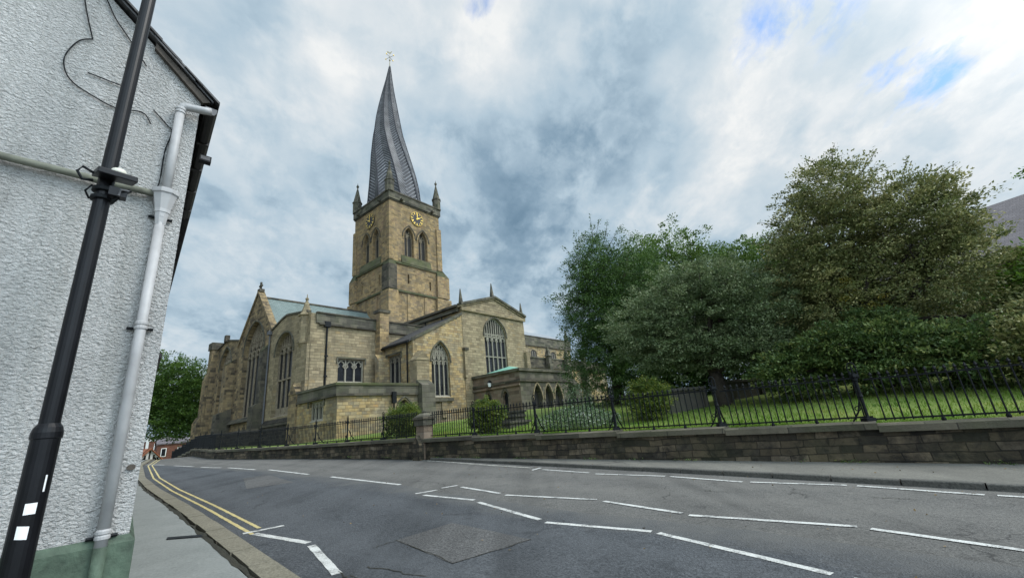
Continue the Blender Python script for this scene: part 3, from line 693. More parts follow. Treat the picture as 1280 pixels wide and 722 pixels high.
btr(-.16, .75, -.16, .75, 24.9, 33.4)
for f_, us in ((FN(0), (3.3, 6.5)), (FE(0), (-3.3, -6.4))):
    for u in us: bt.raw([f_.P(u + a, z, dd) for z in (Z0, 19.9) for a, dd in ((-.22, .02), (-.22, -.12), (.22, -.12), (.22, .02))], [(0, 1, 5, 4), (1, 2, 6, 5), (2, 3, 7, 6), (4, 5, 6, 7)], S_TOWER)
bt.build('tower_buttress', tower, fix=False)
pp = MB()
for x0, x1, y0, y1 in ((-.25, TW + .25, -.25, .2), (-.25, .2, .204, TW + .25), (TW - .2, TW + .25, .204, TW + .25), (.204, TW - .204, TW - .2, TW + .25)):
    pp.box(x0, x1, y0, y1, 35.18, 36.35, S_PARAPET); 
for x0, x1, y0, y1 in ((-.34, TW + .34, -.34, .28), (-.34, .28, .284, TW + .34), (TW - .28, TW + .34, .284, TW + .34), (.284, TW - .284, TW - .28, TW + .34)):
    pp.box(x0, x1, y0, y1, 36.353, 36.6, S_DARK)
for u in (2.0, 8.2): pp.box(u - .18, u + .18, -.75, -.2, 35.2, 35.55, S_DARK); pp.box(-.75, -.2, u - .18, u + .18, 35.2, 35.55, S_DARK)
pp.poly([(.2, .2, 36.0), (TW - .2, .2, 36.0), (TW - .2, TW - .2, 36.0), (.2, TW - .2, 36.0)], LEAD)
pp.build('parapet', tower, fix=False)
for x, y in ((.18, .18), (TW - .18, .18), (.18, TW - .18), (TW - .18, TW - .18)):
    pb = MB(); pb.lathe(x, y, [(.72, 36.35), (.72, 38.25), (.82, 38.3), (.82, 38.5), (.66, 38.6), (.1, 41.3), (.1, 41.45), (.22, 41.6), (.22, 41.8), (.06, 42.05), (.02, 42.4)], S_PARAPET, 8, R(22.5))
    pb.build('pinnacle', tower)
# --- clocks
ROM = ['XII', 'I', 'II', 'III', 'IIII', 'V', 'VI', 'VII', 'VIII', 'IX', 'X', 'XI']
def clock(fr, uc, zc, r, ux):
    """ux: +1 when u runs to the right seen from outside"""
    def Pt(x, y, d): return fr.P(uc + x * ux, zc + y, d)
    mb = MB(); K = 40
    ring = [(math.cos(2 * math.pi * k / K), math.sin(2 * math.pi * k / K)) for k in range(K)]
    mb.raw([Pt(r * c, r * s, -.16) for c, s in ring] + [Pt(r * c, r * s, .02) for c, s in ring], [tuple(range(K))] + [(k, (k + 1) % K, K + (k + 1) % K, K + k) for k in range(K)], BLACKPAINT)
    face = mb.build('clock_face', CH)
    nb = MB()
    for ra, rb in ((.985, 1.02),):
        nb.raw([Pt(r * ra * c, r * ra * s, -.175) for c, s in ring] + [Pt(r * rb * c, r * rb * s, -.175) for c, s in ring], [(k, (k + 1) % K, K + (k + 1) % K, K + k) for k in range(K)], GOLD)
    def stroke(p, q, w, d=-.18):
        p = Vector((*p, 0)); q = Vector((*q, 0)); t = (q - p).normalized(); s = Vector((-t.y, t.x, 0)) * w / 2
        c4 = [p + s, q + s, q - s, p - s]; nb.raw([Pt(v.x, v.y, d) for v in c4] + [Pt(v.x, v.y, -.165) for v in c4], [(0, 1, 2, 3), (0, 4, 5, 1), (1, 5, 6, 2), (2, 6, 7, 3), (3, 7, 4, 0)], GOLD)
    for h, s in enumerate(ROM):
        a = -h * math.pi / 6; ca, sa = math.cos(a), math.sin(a); lw = r * .062
        tot = sum(.6 if c == 'I' else 1.15 for c in s) * lw; x = -tot / 2 * 1.0
        ro = lambda X, Y: (X * ca - Y * sa, X * sa + Y * ca)
        y0, y1 = r * .64, r * .94
        for c in s:
            wd = (.6 if c == 'I' else 1.15) * lw
            if c == 'I': stroke(ro(x + wd / 2, y0), ro(x + wd / 2, y1), r * .036)
            elif c == 'V': stroke(ro(x + wd * .05, y1), ro(x + wd / 2, y0), r * .045); stroke(ro(x + wd * .95, y1), ro(x + wd / 2, y0), r * .03)
            else: stroke(ro(x + wd * .05, y1), ro(x + wd * .95, y0), r * .045); stroke(ro(x + wd * .95, y1), ro(x + wd * .05, y0), r * .03)
            x += wd
    nb.build('numeral_ring', face)
    for nm, ang, L, w in (('hour_hand', 62, .52, .15), ('minute_hand', 2, .88, .10)):
        hb = MB(); a = R(90 - ang); d = Vector((math.cos(a), math.sin(a), 0)); s = Vector((-d.y, d.x, 0))
        pts = [d * (-r * .18) + s * r * w * .3, d * (-r * .18) - s * r * w * .3, d * (r * L * .7) - s * r * w * .6, d * (r * L), d * (r * L * .7) + s * r * w * .6]
        hb.raw([Pt(p.x, p.y, -.23) for p in pts] + [Pt(p.x, p.y, -.2) for p in pts], [tuple(range(5)), tuple(range(9, 4, -1))] + [(k, (k + 1) % 5, 5 + (k + 1) % 5, 5 + k) for k in range(5)], GOLD)
        hb.build(nm, face)
clock(FN(0), 5.15, 33.1, 1.2, 1); clock(FE(0), -5.2, 33.1, 1.2, -1)
# --- spire: octagonal, leaning and twisted, herringbone lead
RTW, RTN = 0.8174, 0.5761                                     # lean direction in (w, n)
prof = [(36.0, -.30, 4.45), (37.96, -.34, 4.24), (41.2, -.43, 3.95), (43.63, -.62, 3.67), (47.75, -1.13, 3.12), (51.97, -1.55, 2.52), (55.54, -1.58, 2.05), (58.28, -1.53, 1.64), (61.08, -1.46, 1.18), (64.93, -1.30, .57), (68.4, -1.18, .11)]
def sp(z):
    for (z0, o0, h0), (z1, o1, h1) in zip(prof, prof[1:]):
        if z <= z1 + 1e-6: t = (z - z0) / (z1 - z0); return o0 + (o1 - o0) * t, h0 + (h1 - h0) * t
    return prof[-1][1:]
def ring(z, scale=1.0):
    o, h = sp(z); r = h / .955 * scale; cx = 4.95 + RTW * o; cy = 4.95 - RTN * o
    tw = R(22.5) - R(50) * (z - 36) / 32.4
    return [Vector((cx + r * math.cos(tw + k * math.pi / 4), cy + r * math.sin(tw + k * math.pi / 4), z)) for k in range(8)]
sb = MB(); NR = 66; zs = [36 + 32.4 * (1 - (1 - i / NR) ** 1.15) for i in range(NR + 1)]
for z0, z1 in zip(zs, zs[1:]):
    a, b = ring(z0), ring(z1)
    for k in range(8):
        k2 = (k + 1) % 8; ma, mb_ = (a[k] + a[k2]) / 2, (b[k] + b[k2]) / 2
        # each face is a pair of shallow channels meeting in a valley
        cxy = sum(a, Vector()) / 8
        dn = (cxy - ma); dn.z = 0; dn = dn.normalized() * (.11 * (a[k] - a[k2]).length)
        cx2 = sum(b, Vector()) / 8; dn2 = (cx2 - mb_); dn2.z = 0; dn2 = dn2.normalized() * (.11 * (b[k] - b[k2]).length) if dn2.length > 1e-6 else dn2
        sb.poly([a[k], ma + dn, mb_ + dn2, b[k]], SPIRE); sb.poly([ma + dn, a[k2], b[k2], mb_ + dn2], SPIRE)
sb.poly(ring(68.4), SPIRE)
spire = sb.build('spire', CH)
rb = MB()
z = 36.2
while z < 67.2:
    o, h = sp(z); pitch = max(.34, .40 * h / 3.2 + .2); rise = h * .40
    for k in range(8):
        k2 = (k + 1) % 8
        for side in (0, 1):
            zt = z
            za, zb = (zt, zt + rise) if (k % 2 == 0) else (zt + rise * .9, zt)
            # bar from the arris (za) to the valley (zb)
            if min(za, zb) < 36.05 or max(za, zb) > 68.2: continue
            A = ring(za, 1.012)[k if side == 0 else k2]
            r2 = ring(zb, 1.012); Bm = (r2[k] + r2[k2]) / 2; c_ = sum(r2, Vector()) / 8
            Bm = Bm + (c_ - Bm) * .085
            up = Vector((0, 0, pitch * .22)); outw = (A - sum(ring(za), Vector()) / 8); outw.z = 0; outw = outw.normalized() * .05
            rb.raw([A - up, A + outw, A + up, Bm - up, Bm + outw, Bm + up], [(0, 1, 4, 3), (1, 2, 5, 4)], ROLL_M)
    z += pitch * .93
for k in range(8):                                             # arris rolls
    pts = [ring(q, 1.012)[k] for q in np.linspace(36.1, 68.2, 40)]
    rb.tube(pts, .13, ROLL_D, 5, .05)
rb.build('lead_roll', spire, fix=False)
wv = MB(); o, _ = sp(68.4); vx, vy = 4.95 + RTW * o, 4.95 - RTN * o
wv.lathe(vx, vy, [(.11, 68.3), (.06, 69.6), (.16, 69.75), (.16, 69.95), (.05, 70.1), (.035, 71.6)], DULLGILT, 8)
for k in range(4):
    a = k * math.pi / 2 + .3; d = Vector((math.cos(a), math.sin(a), 0))
    wv.tube([(vx, vy, 70.6), (vx + d.x * .95, vy + d.y * .95, 70.6)], .035, IRON, 5)
    wv.lathe(vx + d.x * .95, vy + d.y * .95, [(.02, 70.4), (.12, 70.55), (.12, 70.7), (.02, 70.8)], GOLD, 5)
cock = [(a * .7, b * .75) for a, b in [(-.75, .25), (-.45, .15), (-.25, 0), (.2, 0), (.42, .25), (.5, .55), (.62, .6), (.5, .72), (.36, .68), (.2, .38), (-.2, .33), (-.5, .62), (-.82, .55)]]
dx, dy = RTW, -RTN
wv.raw([(vx + u * dx - dy * t, vy + u * dy + dx * t, 71.6 + q) for t in (-.04, .04) for u, q in cock], [tuple(range(13)), tuple(range(25, 12, -1))] + [(k, (k + 1) % 13, 13 + (k + 1) % 13, 13 + k) for k in range(13)], DULLGILT)
wv.build('weathercock', spire)

# --- chancel (east gable)
cb = MB(); fe = FE(-15)
eo = arch(-5.95, 6.3, 3.4, 10.9, 14.7, 12)
wall(cb, fe, [(-10.95, Z0), (-.95, Z0), (-.95, 12.7), (-5.95, 18.3), (-10.95, 12.7)], [eo], S_EAST, .75)
wall(cb, FN(-.95), [(-15, 8), (0, 8), (0, 12.6), (-15, 12.6)], [], S_EAST)
wall(cb, FS(-10.95), [(-15, 8), (0, 8), (0, 12.6), (-15, 12.6)], [], S_EAST)
chancel = cb.build('chancel', CH, fix=False)
window(chancel, fe, eo, -5.95, 6.3, 3.4, 10.9, 14.7, 5, 'flow', S_TRAC_D, .2, d=.55, head=10.3, label='large five-light east window with flowing tracery')
rf = MB()
for s_, n0 in ((1, -.8), (-1, -11.1)):
    rf.prism([(-14.7, 5.95, 17.75), (0, 5.95, 17.75), (0, -n0, 12.3), (-14.7, -n0, 12.3)], [(-14.7, 5.95, 17.9), (0, 5.95, 17.9), (0, -n0, 12.45), (-14.7, -n0, 12.45)], SLATE_G)
rf.build('roof', chancel)
rg = MB()
for i in range(24): rg.box(-14.65 + i * .61, -14.65 + i * .61 + .57, 5.8, 6.1, 17.86, 18.06, S_DARK)
rg.build('ridge_tile', chancel, fix=False)
gc = MB()
for sgn in (1, -1):
    a = [(-5.95 + sgn * 5.25, 12.45), (-5.95, 18.32)]
    L = math.hypot(5.25, 5.57); nu, nz = sgn * 5.57 / L * .3, 5.25 / L * .3
    q = [(a[0][0], a[0][1]), (a[1][0], a[1][1]), (a[1][0], a[1][1] + .42), (a[0][0] + nu, a[0][1] + nz)]
    gc.prism([fe.P(u, z, -.16) for u, z in q], [fe.P(u, z, .62) for u, z in q], S_EAST)
gc.build('gable_coping', chancel)
cr = MB(); cr.box(-15.1, -14.5, 5.6, 6.3, 18.6, 18.95, S_DARK); cr.box(-14.95, -14.75, 5.85, 6.05, 18.95, 19.9, S_DARK); cr.box(-14.95, -14.75, 5.55, 6.35, 19.3, 19.5, S_DARK)
for k in range(8):
    a = k * math.pi / 4; a2 = a + math.pi / 4
    cr.tube([(-14.85, 5.95 + .3 * math.cos(a), 19.4 + .3 * math.sin(a)), (-14.85, 5.95 + .3 * math.cos(a2), 19.4 + .3 * math.sin(a2))], .05, S_DARK, 4)
cr.build('gable_cross', chancel)
for y0, y1, pj, mm in ((1.05, 2.1, .62, S_DARK), (11.4, 12.6, .95, S_EAST)):
    bu = MB()
    taper_box(bu, -15.02 - pj, -15.02, y0, y1, 4.5, 11.0, 'x0', 10.3, mm)
    bu.raw([(-15.06 - pj, y0 - .05, 10.28), (-15.06 - pj, y1 + .05, 10.28), (-15.0, y1 + .05, 11.06), (-15.0, y0 - .05, 11.06)], [(0, 1, 2, 3)], S_MOSS)
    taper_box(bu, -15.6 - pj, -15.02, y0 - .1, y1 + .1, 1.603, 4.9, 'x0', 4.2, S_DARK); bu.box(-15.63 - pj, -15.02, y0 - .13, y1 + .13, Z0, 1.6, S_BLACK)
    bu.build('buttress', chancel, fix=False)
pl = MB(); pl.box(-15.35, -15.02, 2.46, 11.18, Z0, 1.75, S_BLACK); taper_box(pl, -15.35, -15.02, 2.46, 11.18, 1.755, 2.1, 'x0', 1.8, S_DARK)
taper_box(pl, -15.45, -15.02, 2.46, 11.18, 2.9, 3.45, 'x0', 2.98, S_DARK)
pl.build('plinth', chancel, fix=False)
dp = MB(); dp.tube([(-15.16, 1.0 - .12, 12.0), (-15.16, .86, Z0)], .09, PIPE, 7); dp.box(-15.4, -15.05, .62, 1.08, 12.0, 12.4, PIPE); dp.tube([(-15.3, .86, 12.4), (-15.0, .86, 12.8)], .07, PIPE, 6)
dp.build('drainpipe', chancel)

# --- north chapel
nb = MB()
co_ = arch(2.9, 4.5, 2.8, 9.2, 11.5, 10)
wall(nb, fe, [(-.95, Z0), (8.7, Z0), (8.7, 12.55), (6.52, 12.85), (4.6, 13.15), (3.1, 13.35), (2.0, 13.2), (-.95, 12.45)], [co_], S_GREY, .65)
wn_ = [(-12.0, 5.45), (-9.05, 5.45), (-9.05, 7.9), (-12.0, 7.9)]
wall(nb, FN(8.7), [(-15, Z0), (0, Z0), (0, 12.3), (-15, 12.4)], [wn_], S_GREY, .5)
nb.poly([(-15, -8.7, 12.2), (0, -8.7, 12.2), (0, .95, 12.45), (-15, .95, 12.45)], LEAD)
chapel = nb.build('north_chapel', CH, fix=False)
window(chapel, fe, co_, 2.9, 4.5, 2.8, 9.2, 11.5, 4, 'perp', S_TRAC_D, .17, transoms=(6.6,), d=.45, head=9.2, blank=3.7, label='tall four-light window with perpendicular tracery')
window(chapel, FN(8.7), wn_, -10.52, 2.95, 5.45, 7.0, 7.9, 3, 'flat', S_TRAC_L, .15, d=.3, head=7.75, label='square-headed three-light window')
pb = MB()
pb.box(-14.5, -7.75, -8.86, -8.702, 11.42, 12.4, S_PARAPET); pb.box(-14.5, -7.75, -8.98, -8.58, 12.403, 12.54, S_DARK); pb.box(-14.2, -7.75, -9.0, -8.702, 11.22, 11.415, S_DARK)
pb.box(-6.5, .1, -8.86, -8.702, 11.3, 12.4, S_PARAPET); pb.box(-6.5, .1, -8.98, -8.58, 12.403, 12.55, S_DARK); pb.box(-6.5, .1, -8.96, -8.702, 11.12, 11.297, S_DARK)
top = [(8.1, 12.6), (6.52, 12.85), (4.6, 13.15), (3.1, 13.35), (2.0, 13.2), (-.75, 12.45)]
for (u0, z0), (u1, z1) in zip(top, top[1:]): pb.prism([fe.P(u0, z0, -.13), fe.P(u1, z1, -.13), fe.P(u1, z1 + .2, -.13), fe.P(u0, z0 + .2, -.13)], [fe.P(u0, z0, .3), fe.P(u1, z1, .3), fe.P(u1, z1 + .2, .3), fe.P(u0, z0 + .2, .3)], S_PARAPET)
pb.build('parapet', chapel, fix=False)
tu = MB()
tu.lathe(-14.95, -7.5, [(.3, 8.9), (.72, 9.45), (.72, 9.65), (.6, 9.7), (.6, 12.2), (.76, 12.3), (.76, 12.45), (.5, 12.6), (.1, 14.0), (.17, 14.05), (.17, 14.2), (.05, 14.3), (.03, 14.65)], S_GREY, 8, R(22.5))
tu.box(-15.32, -15.02, -8.9, -6.75, Z0, 9.2, S_GREY); tu.box(-15.016, -13.6, -8.98, -8.702, Z0, 9.2, S_GREY)
gab_box(tu, -15.95, -15.33, -8.75, -7.1, Z0, 4.4, 5.5, 'x', S_EAST)
tu.build('corner_turret', chapel, fix=False)
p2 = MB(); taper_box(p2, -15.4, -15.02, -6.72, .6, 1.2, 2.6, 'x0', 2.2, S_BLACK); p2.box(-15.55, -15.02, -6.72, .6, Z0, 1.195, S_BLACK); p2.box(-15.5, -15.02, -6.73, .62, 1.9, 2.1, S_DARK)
p2.build('plinth', chapel, fix=False)
dp = MB(); dp.tube([(-13.35, -8.85, 11.1), (-13.35, -8.85, 4.4)], .09, IRON, 7); dp.box(-13.65, -13.05, -9.02, -8.71, 11.05, 11.6, IRON); dp.box(-13.5, -13.2, -8.98, -8.71, 8.0, 8.15, IRON); dp.box(-13.5, -13.2, -8.98, -8.71, 6.0, 6.15, IRON)
dp.build('drainpipe', chapel)
pr_ = MB(); pr_.box(-7.72, -6.55, -9.6, -8.5, Z0, 13.25, S_TOWER); pr_.box(-7.85, -6.42, -9.72, -8.4, 13.253, 13.6, S_DARK); taper_box(pr_, -8.3, -7.0, -10.3, -9.603, Z0, 8.4, 'y0', 7.6, S_YELLOW)
pr_.build('stair_pier', chapel, fix=False)
# black mortar-lined tower-foot parapet between the pier and the tower
# --- south chapel
so = arch(-15.5, 4.4, 4.6, 10.2, 13.2, 10); sbm = MB()
wall(sbm, fe, [(-19.6, Z0), (-10.95, Z0), (-10.95, 13.3), (-15.6, 14.15), (-19.6, 13.5)], [so], S_EAST, .65)
wall(sbm, FS(-19.6), [(-15, Z0), (0, Z0), (0, 13), (-15, 13)], [], S_EAST)
sbm.poly([(-15, 10.95, 13.0), (0, 10.95, 13.0), (0, 19.6, 13.0), (-15, 19.6, 13.0)], LEAD)
sch = sbm.build('south_chapel', CH, fix=False)
window(sch, fe, so, -15.5, 4.4, 4.6, 10.2, 13.2, 3, 'flow', S_TRAC_D, .2, d=.4, head=10.2, glass=S_TRAC_D, label='blocked three-light window')
sx = MB()
sx.box(-15.7, -14.4, 19.3, 20.6, Z0, 13.6, S_EAST); sx.box(-15.85, -14.3, 19.15, 20.75, 13.603, 14.6, S_DARK)
taper_box(sx, -16.0, -15.72, 19.4, 21.0, Z0, 10.4, 'x0', 9.4, S_EAST); taper_box(sx, -16.4, -16.02, 19.5, 21.6, Z0, 4.6, 'x0', 3.8, S_EAST)
sx.box(-15.4, -14.9, 15.3, 15.95, 14.0, 14.9, S_DARK)
for (u0, z0), (u1, z1) in zip([(-19.3, 13.5), (-15.6, 14.15), (-11.2, 13.3)], [(-15.6, 14.15), (-11.2, 13.3)]): sx.prism([fe.P(u0, z0, -.13), fe.P(u1, z1, -.13), fe.P(u1, z1 + .2, -.13), fe.P(u0, z0 + .2, -.13)], [fe.P(u0, z0, .3), fe.P(u1, z1, .3), fe.P(u1, z1 + .2, .3), fe.P(u0, z0 + .2, .3)], S_DARK)
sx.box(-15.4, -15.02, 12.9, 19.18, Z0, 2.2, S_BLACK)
sx.build('corner_buttress', sch, fix=False)

# --- transept aisle with lean-to roof
la = MB(); fl = FE(-7.1); fn = FN(14.65)
lo = arch(-3.45, 2.55, 3.3, 7.0, 9.2, 10)
lw_ = [(10.1, 4.95), (12.6, 4.95), (12.6, 8.1), (10.1, 8.1)]
wall(la, fl, [(8.7, Z0), (14.65, Z0), (14.65, 9.1), (8.7, 9.1)], [lw_], S_YELLOW, .5)
wall(la, fn, [(-7.1, Z0), (.05, Z0), (.05, 12.75), (-7.1, 9.1)], [lo], S_YELLOW, .55)
aisle = la.build('transept_aisle', CH, fix=False)
window(aisle, fn, lo, -3.45, 2.55, 3.3, 7.0, 9.2, 4, 'flow', S_TRAC_L, .12, d=.3, head=6.7, transoms=(), label='pointed four-light window with flowing tracery')
window(aisle, fl, lw_, 11.35, 2.5, 4.95, 7.3, 8.1, 3, 'flat', S_TRAC, .14, d=.35, head=7.95, label='square-headed three-light window in a deep shadowed recess')
r_ = MB(); r_.prism([(-7.45, -14.5, 9.0), (0, -14.5, 12.75), (0, -8.9, 12.75), (-7.45, -8.9, 9.0)], [(-7.45, -14.5, 9.22), (0, -14.5, 12.97), (0, -8.9, 12.97), (-7.45, -8.9, 9.22)], SLATE_D)
r_.tube([(-7.52, -14.4, 9.0), (-7.52, -8.9, 9.0)], .11, IRON, 6)
r_.build('roof', aisle)
c_ = MB(); q = [(-7.2, 9.08), (.05, 12.78), (.05, 13.12), (-7.2, 9.40)]
c_.prism([fn.P(u, z, -.14) for u, z in q], [fn.P(u, z, .2) for u, z in q], S_PARAPET); c_.build('gable_coping', aisle)
b_ = MB(); gab_box(b_, -7.5, -5.95, -15.75, -14.66, Z0, 6.9, 7.9, 'y', S_GREY); taper_box(b_, -7.7, -6.1, -16.75, -15.84, Z0, 4.9, 'y0', 4.3, S_PARAPET)
b_.box(-4.9, -2.0, -14.9, -14.66, 2.85, 3.2, S_PARAPET); b_.box(-3.6, -2.9, -14.8, -14.66, 1.2, 2.84, S_GREY)
b_.build('buttress', aisle, fix=False)
dp = MB(); dp.tube([(-7.25, -13.85, 9.0), (-7.25, -13.85, 4.4)], .08, IRON, 6); dp.build('drainpipe', aisle)

# --- north transept
tm = MB(); to = arch(5.8, 4.1, 5.7, 10.6, 13.05, 12)
wall(tm, fn, [(.1, Z0), (11.9, Z0), (11.9, 13.7), (.1, 13.7)], [to], S_GREY, .5)
wall(tm, FE(.1), [(0, 8), (14.65, 8), (14.65, 13.7), (0, 13.7)], [], S_YELLOW)
wall(tm, FW_(11.9), [(0, Z0), (14.65, Z0), (14.65, 13.7), (0, 13.7)], [], S_GREY)
tran = tm.build('north_transept', CH, fix=False)
window(tran, fn, to, 5.8, 4.1, 5.7, 10.6, 13.05, 5, 'perp', S_TRAC_L, .12, transoms=(8.1, 10.95), d=.25, head=9.95, hood=True, label='five-light perpendicular window in the gable')
pe = MB()
pe.box(-.12, 12.1, -14.92, -14.66, 13.35, 13.75, S_GREY)
pe.prism([(0.0, -14.75, 13.753), (11.98, -14.75, 13.753), (5.9, -14.75, 15.75)], [(0.0, -14.2, 13.753), (11.98, -14.2, 13.753), (5.9, -14.2, 15.75)], S_GREY)
for u0, z0, u1, z1 in ((-.25, 13.95, 5.9, 15.8), (12.2, 13.95, 5.9, 15.8)):
    q = [(u0, z0), (u1, z1), (u1, z1 + .28), (u0, z0 + .28)]; pe.prism([fn.P(u, z, -.42) for u, z in q], [fn.P(u, z, .4) for u, z in q], S_PARAPET)
    q = [(u0, z0 - .22), (u1, z1 - .22), (u1, z1 - .01), (u0, z0 - .01)]; pe.prism([fn.P(u, z, -.24) for u, z in q], [fn.P(u, z, .3) for u, z in q], S_GREY)
pe.build('pediment', tran, fix=False)
ec = MB(); ec.box(-.3, .098, -14.2, 0, 13.3, 13.62, S_PARAPET); ec.box(-.5, .098, -14.25, 0, 13.85, 14.12, S_DARK); ec.box(-.1, .098, -14.2, 0, 13.623, 13.847, S_GREY)
for u in (11.2, 8.0, 5.0): ec.tube([(-.06, -u, 13.3), (-.06, -u, 11.5)], .07, IRON, 5)
ec.build('cornice', tran, fix=False)
rf = MB(); rf.poly([(-.3, -14.3, 14.0), (5.9, -14.3, 15.7), (5.9, 0, 15.7), (-.3, 0, 14.0)], LEAD); rf.poly([(12.1, -14.3, 14.0), (5.9, -14.3, 15.7), (5.9, 0, 15.7), (12.1, 0, 14.0)], LEAD); rf.build('roof', tran)
for u, z in ((.15, 14.1), (5.85, 15.9), (11.75, 14.1)):
    ob_ = MB(); ob_.lathe(u, -14.55, [(.42, z), (.42, z + .15), (.22, z + .2), (.27, z + .3), (.06, z + 1.95), (.02, z + 2.05)], S_PARAPET, 4, R(45)); ob_.build('obelisk_finial', tran)
sm = MB(); sm.box(-.12, .5, -15.1, -14.66, 8.5, 8.8, S_DARK); sm.box(-.05, .32, -14.95, -14.66, 5.4, 8.5, S_GREY); sm.build('buttress', tran, fix=False); sm = MB(); sm.box(11.35, 12.05, -15.1, -14.66, Z0, 9.0, S_GREY); sm.build('buttress', tran, fix=False)

# --- vestry
ve = MB(); fv = FN(16.0); fve = FE(-15.8)
vo = [(11.15, 1.65), (13.75, 1.65), (13.75, 3.35), (11.15, 3.35)]
do = arch(-9.2, 1.25, Z0 + .8, 2.2, 3.05, 8)
wall(ve, fv, [(-15.8, Z0), (-6.9, Z0), (-6.9, 4.3), (-15.8, 4.3)], [do], S_YELLOW, .45)
wall(ve, fve, [(8.7, Z0), (16, Z0), (16, 4.3), (8.7, 4.3)], [vo], S_YELLOW, .45)
ve.poly([(-15.8, -16, 4.1), (-6.9, -16, 4.1), (-6.9, -8.7, 4.1), (-15.8, -8.7, 4.1)], LEAD)
vest = ve.build('vestry', CH, fix=False)
window(vest, fve, vo, 12.45, 2.6, 1.65, 2.8, 3.35, 4, 'flat', S_TRAC_L, .16, d=.25, head=3.3, label='low square-headed four-light window')
dd = MB(); tr_ = tessellate_polygon([[Vector((x, y, 0)) for x, y in do]]); dd.raw([fv.P(u, z, .35) for u, z in do], [tuple(t) for t in tr_], plain('old_door_wood', (.04, .028, .02), .8)); dr = dd.build('door', vest)
hm = MB(); bar(hm, fv, [(u, z) for u, z in arch(-9.2, 1.6, 1.9, 2.2, 3.3, 8)[2:]], .16, -.12, .02, S_PARAPET); hm.build('hood_mould', dr)
pb = MB()
for x0, x1, y0, y1, z0, z1, m_ in ((-15.98, -7.3, -16.16, -15.7, 3.62, 4.3, S_PARAPET), (-16.1, -7.3, -16.28, -15.6, 4.303, 4.5, S_MOSS), (-16.02, -7.3, -16.2, -15.98, 3.42, 3.617, S_DARK),
                               (-15.98, -15.5, -15.696, -9.0, 3.62, 4.3, S_PARAPET), (-16.1, -15.4, -15.596, -9.0, 4.303, 4.5, S_PARAPET), (-16.02, -15.79, -15.976, -9.0, 3.42, 3.617, S_DARK)): pb.box(x0, x1, y0, y1, z0, z1, m_)
pb.build('parapet', vest, fix=False)
dp = MB(); dp.box(-10.75, -10.35, -16.45, -16.21, 2.7, 3.7, IRON); dp.tube([(-10.55, -16.3, 2.8), (-10.55, -16.3, Z0 + .6)], .08, IRON, 6); dp.build('rain_hopper', vest)

# --- porch
po = MB(); fp = FN(21.6); fpe = FE(1.3)
ao = [arch(u, 1.5, .6, 2.2, 3.75, 8) for u in (4.2, 6.25, 8.2)]; lo2 = [arch(u, .75, 1.2, 2.7, 3.4, 6) for u in (16.9, 19.4)]
wall(po, fp, [(1.3, Z0), (10.7, Z0), (10.7, 5.2), (1.3, 5.2)], ao, S_PARAPET, .6)
wall(po, fpe, [(14.65, Z0), (21.6, Z0), (21.6, 5.2), (14.65, 5.2)], lo2, S_PORCH, .4)
wall(po, FW_(10.7), [(14.65, Z0), (21.6, Z0), (21.6, 5.2), (14.65, 5.2)], [], S_PARAPET)
porch = po.build('porch', CH, fix=False)
pb = MB()
for x0, x1, y0, y1, z0, z1, m_ in ((1.08, 10.9, -21.82, -21.3, 5.2, 5.5, S_PARAPET), (1.08, 1.6, -21.296, -14.66, 5.2, 5.5, S_PARAPET), (1.14, 10.8, -21.76, -21.602, 4.1, 4.35, S_DARK), (1.14, 1.298, -21.598, -14.66, 4.1, 4.35, S_DARK), (1.1, 1.298, -21.598, -14.66, 3.72, 3.9, S_PORCH)): pb.box(x0, x1, y0, y1, z0, z1, m_)
pb.build('parapet', porch, fix=False)
for u, ol in list(zip((4.2, 6.25, 8.2), ao)):
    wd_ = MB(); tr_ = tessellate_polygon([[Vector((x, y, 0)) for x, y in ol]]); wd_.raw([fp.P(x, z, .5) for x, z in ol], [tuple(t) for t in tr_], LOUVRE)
    bar(wd_, fp, arch(u, 1.75, 2.0, 2.2, 4.0, 8)[2:], .14, -.08, .02, S_GREY); wd_.build('arched_opening', porch)
for u, ol in zip((16.9, 19.4), lo2):
    wd_ = MB(); tr_ = tessellate_polygon([[Vector((x, y, 0)) for x, y in ol]]); wd_.raw([fpe.P(x, z, .35) for x, z in ol], [tuple(t) for t in tr_], GLASS)
    bar(wd_, fpe, arch(u, 1.0, 2.4, 2.7, 3.65, 8)[2:], .14, -.08, .02, S_PARAPET); wd_.build('lancet_window', porch)
rf = MB(); rf.raw([(1.5, -21.3, 5.4), (10.4, -21.3, 5.4), (10.4, -14.7, 5.4), (1.5, -14.7, 5.4), (3.6, -18.4, 6.25), (8.8, -18.0, 6.1)], [(0, 1, 5, 4), (1, 2, 5), (2, 3, 4, 5), (3, 0, 4)], COPPER); rf.build('copper_roof', porch)
bu = MB(); taper_box(bu, 10.72, 12.2, -22.4, -20.4, Z0, 5.6, 'y0', 3.6, S_DARK); bu.box(10.72, 14.2, -20.2, -14.7, Z0, 3.6, S_DARK); bu.build('buttress', porch, fix=False)
lp = MB(); lp.box(1.0, 1.29, -17.52, -17.48, 4.55, 4.62, IRON); lp.lathe(1.0, -17.5, [(.06, 3.95), (.16, 4.0), (.2, 4.45), (.28, 4.5), (.05, 4.75)], IRON, 6); lp.lathe(.98, -17.5, [(.165, 4.02), (.205, 4.43)], plain('lamp_glass', (.7, .72, .72), .3), 6); lp.build('wall_lantern', porch)

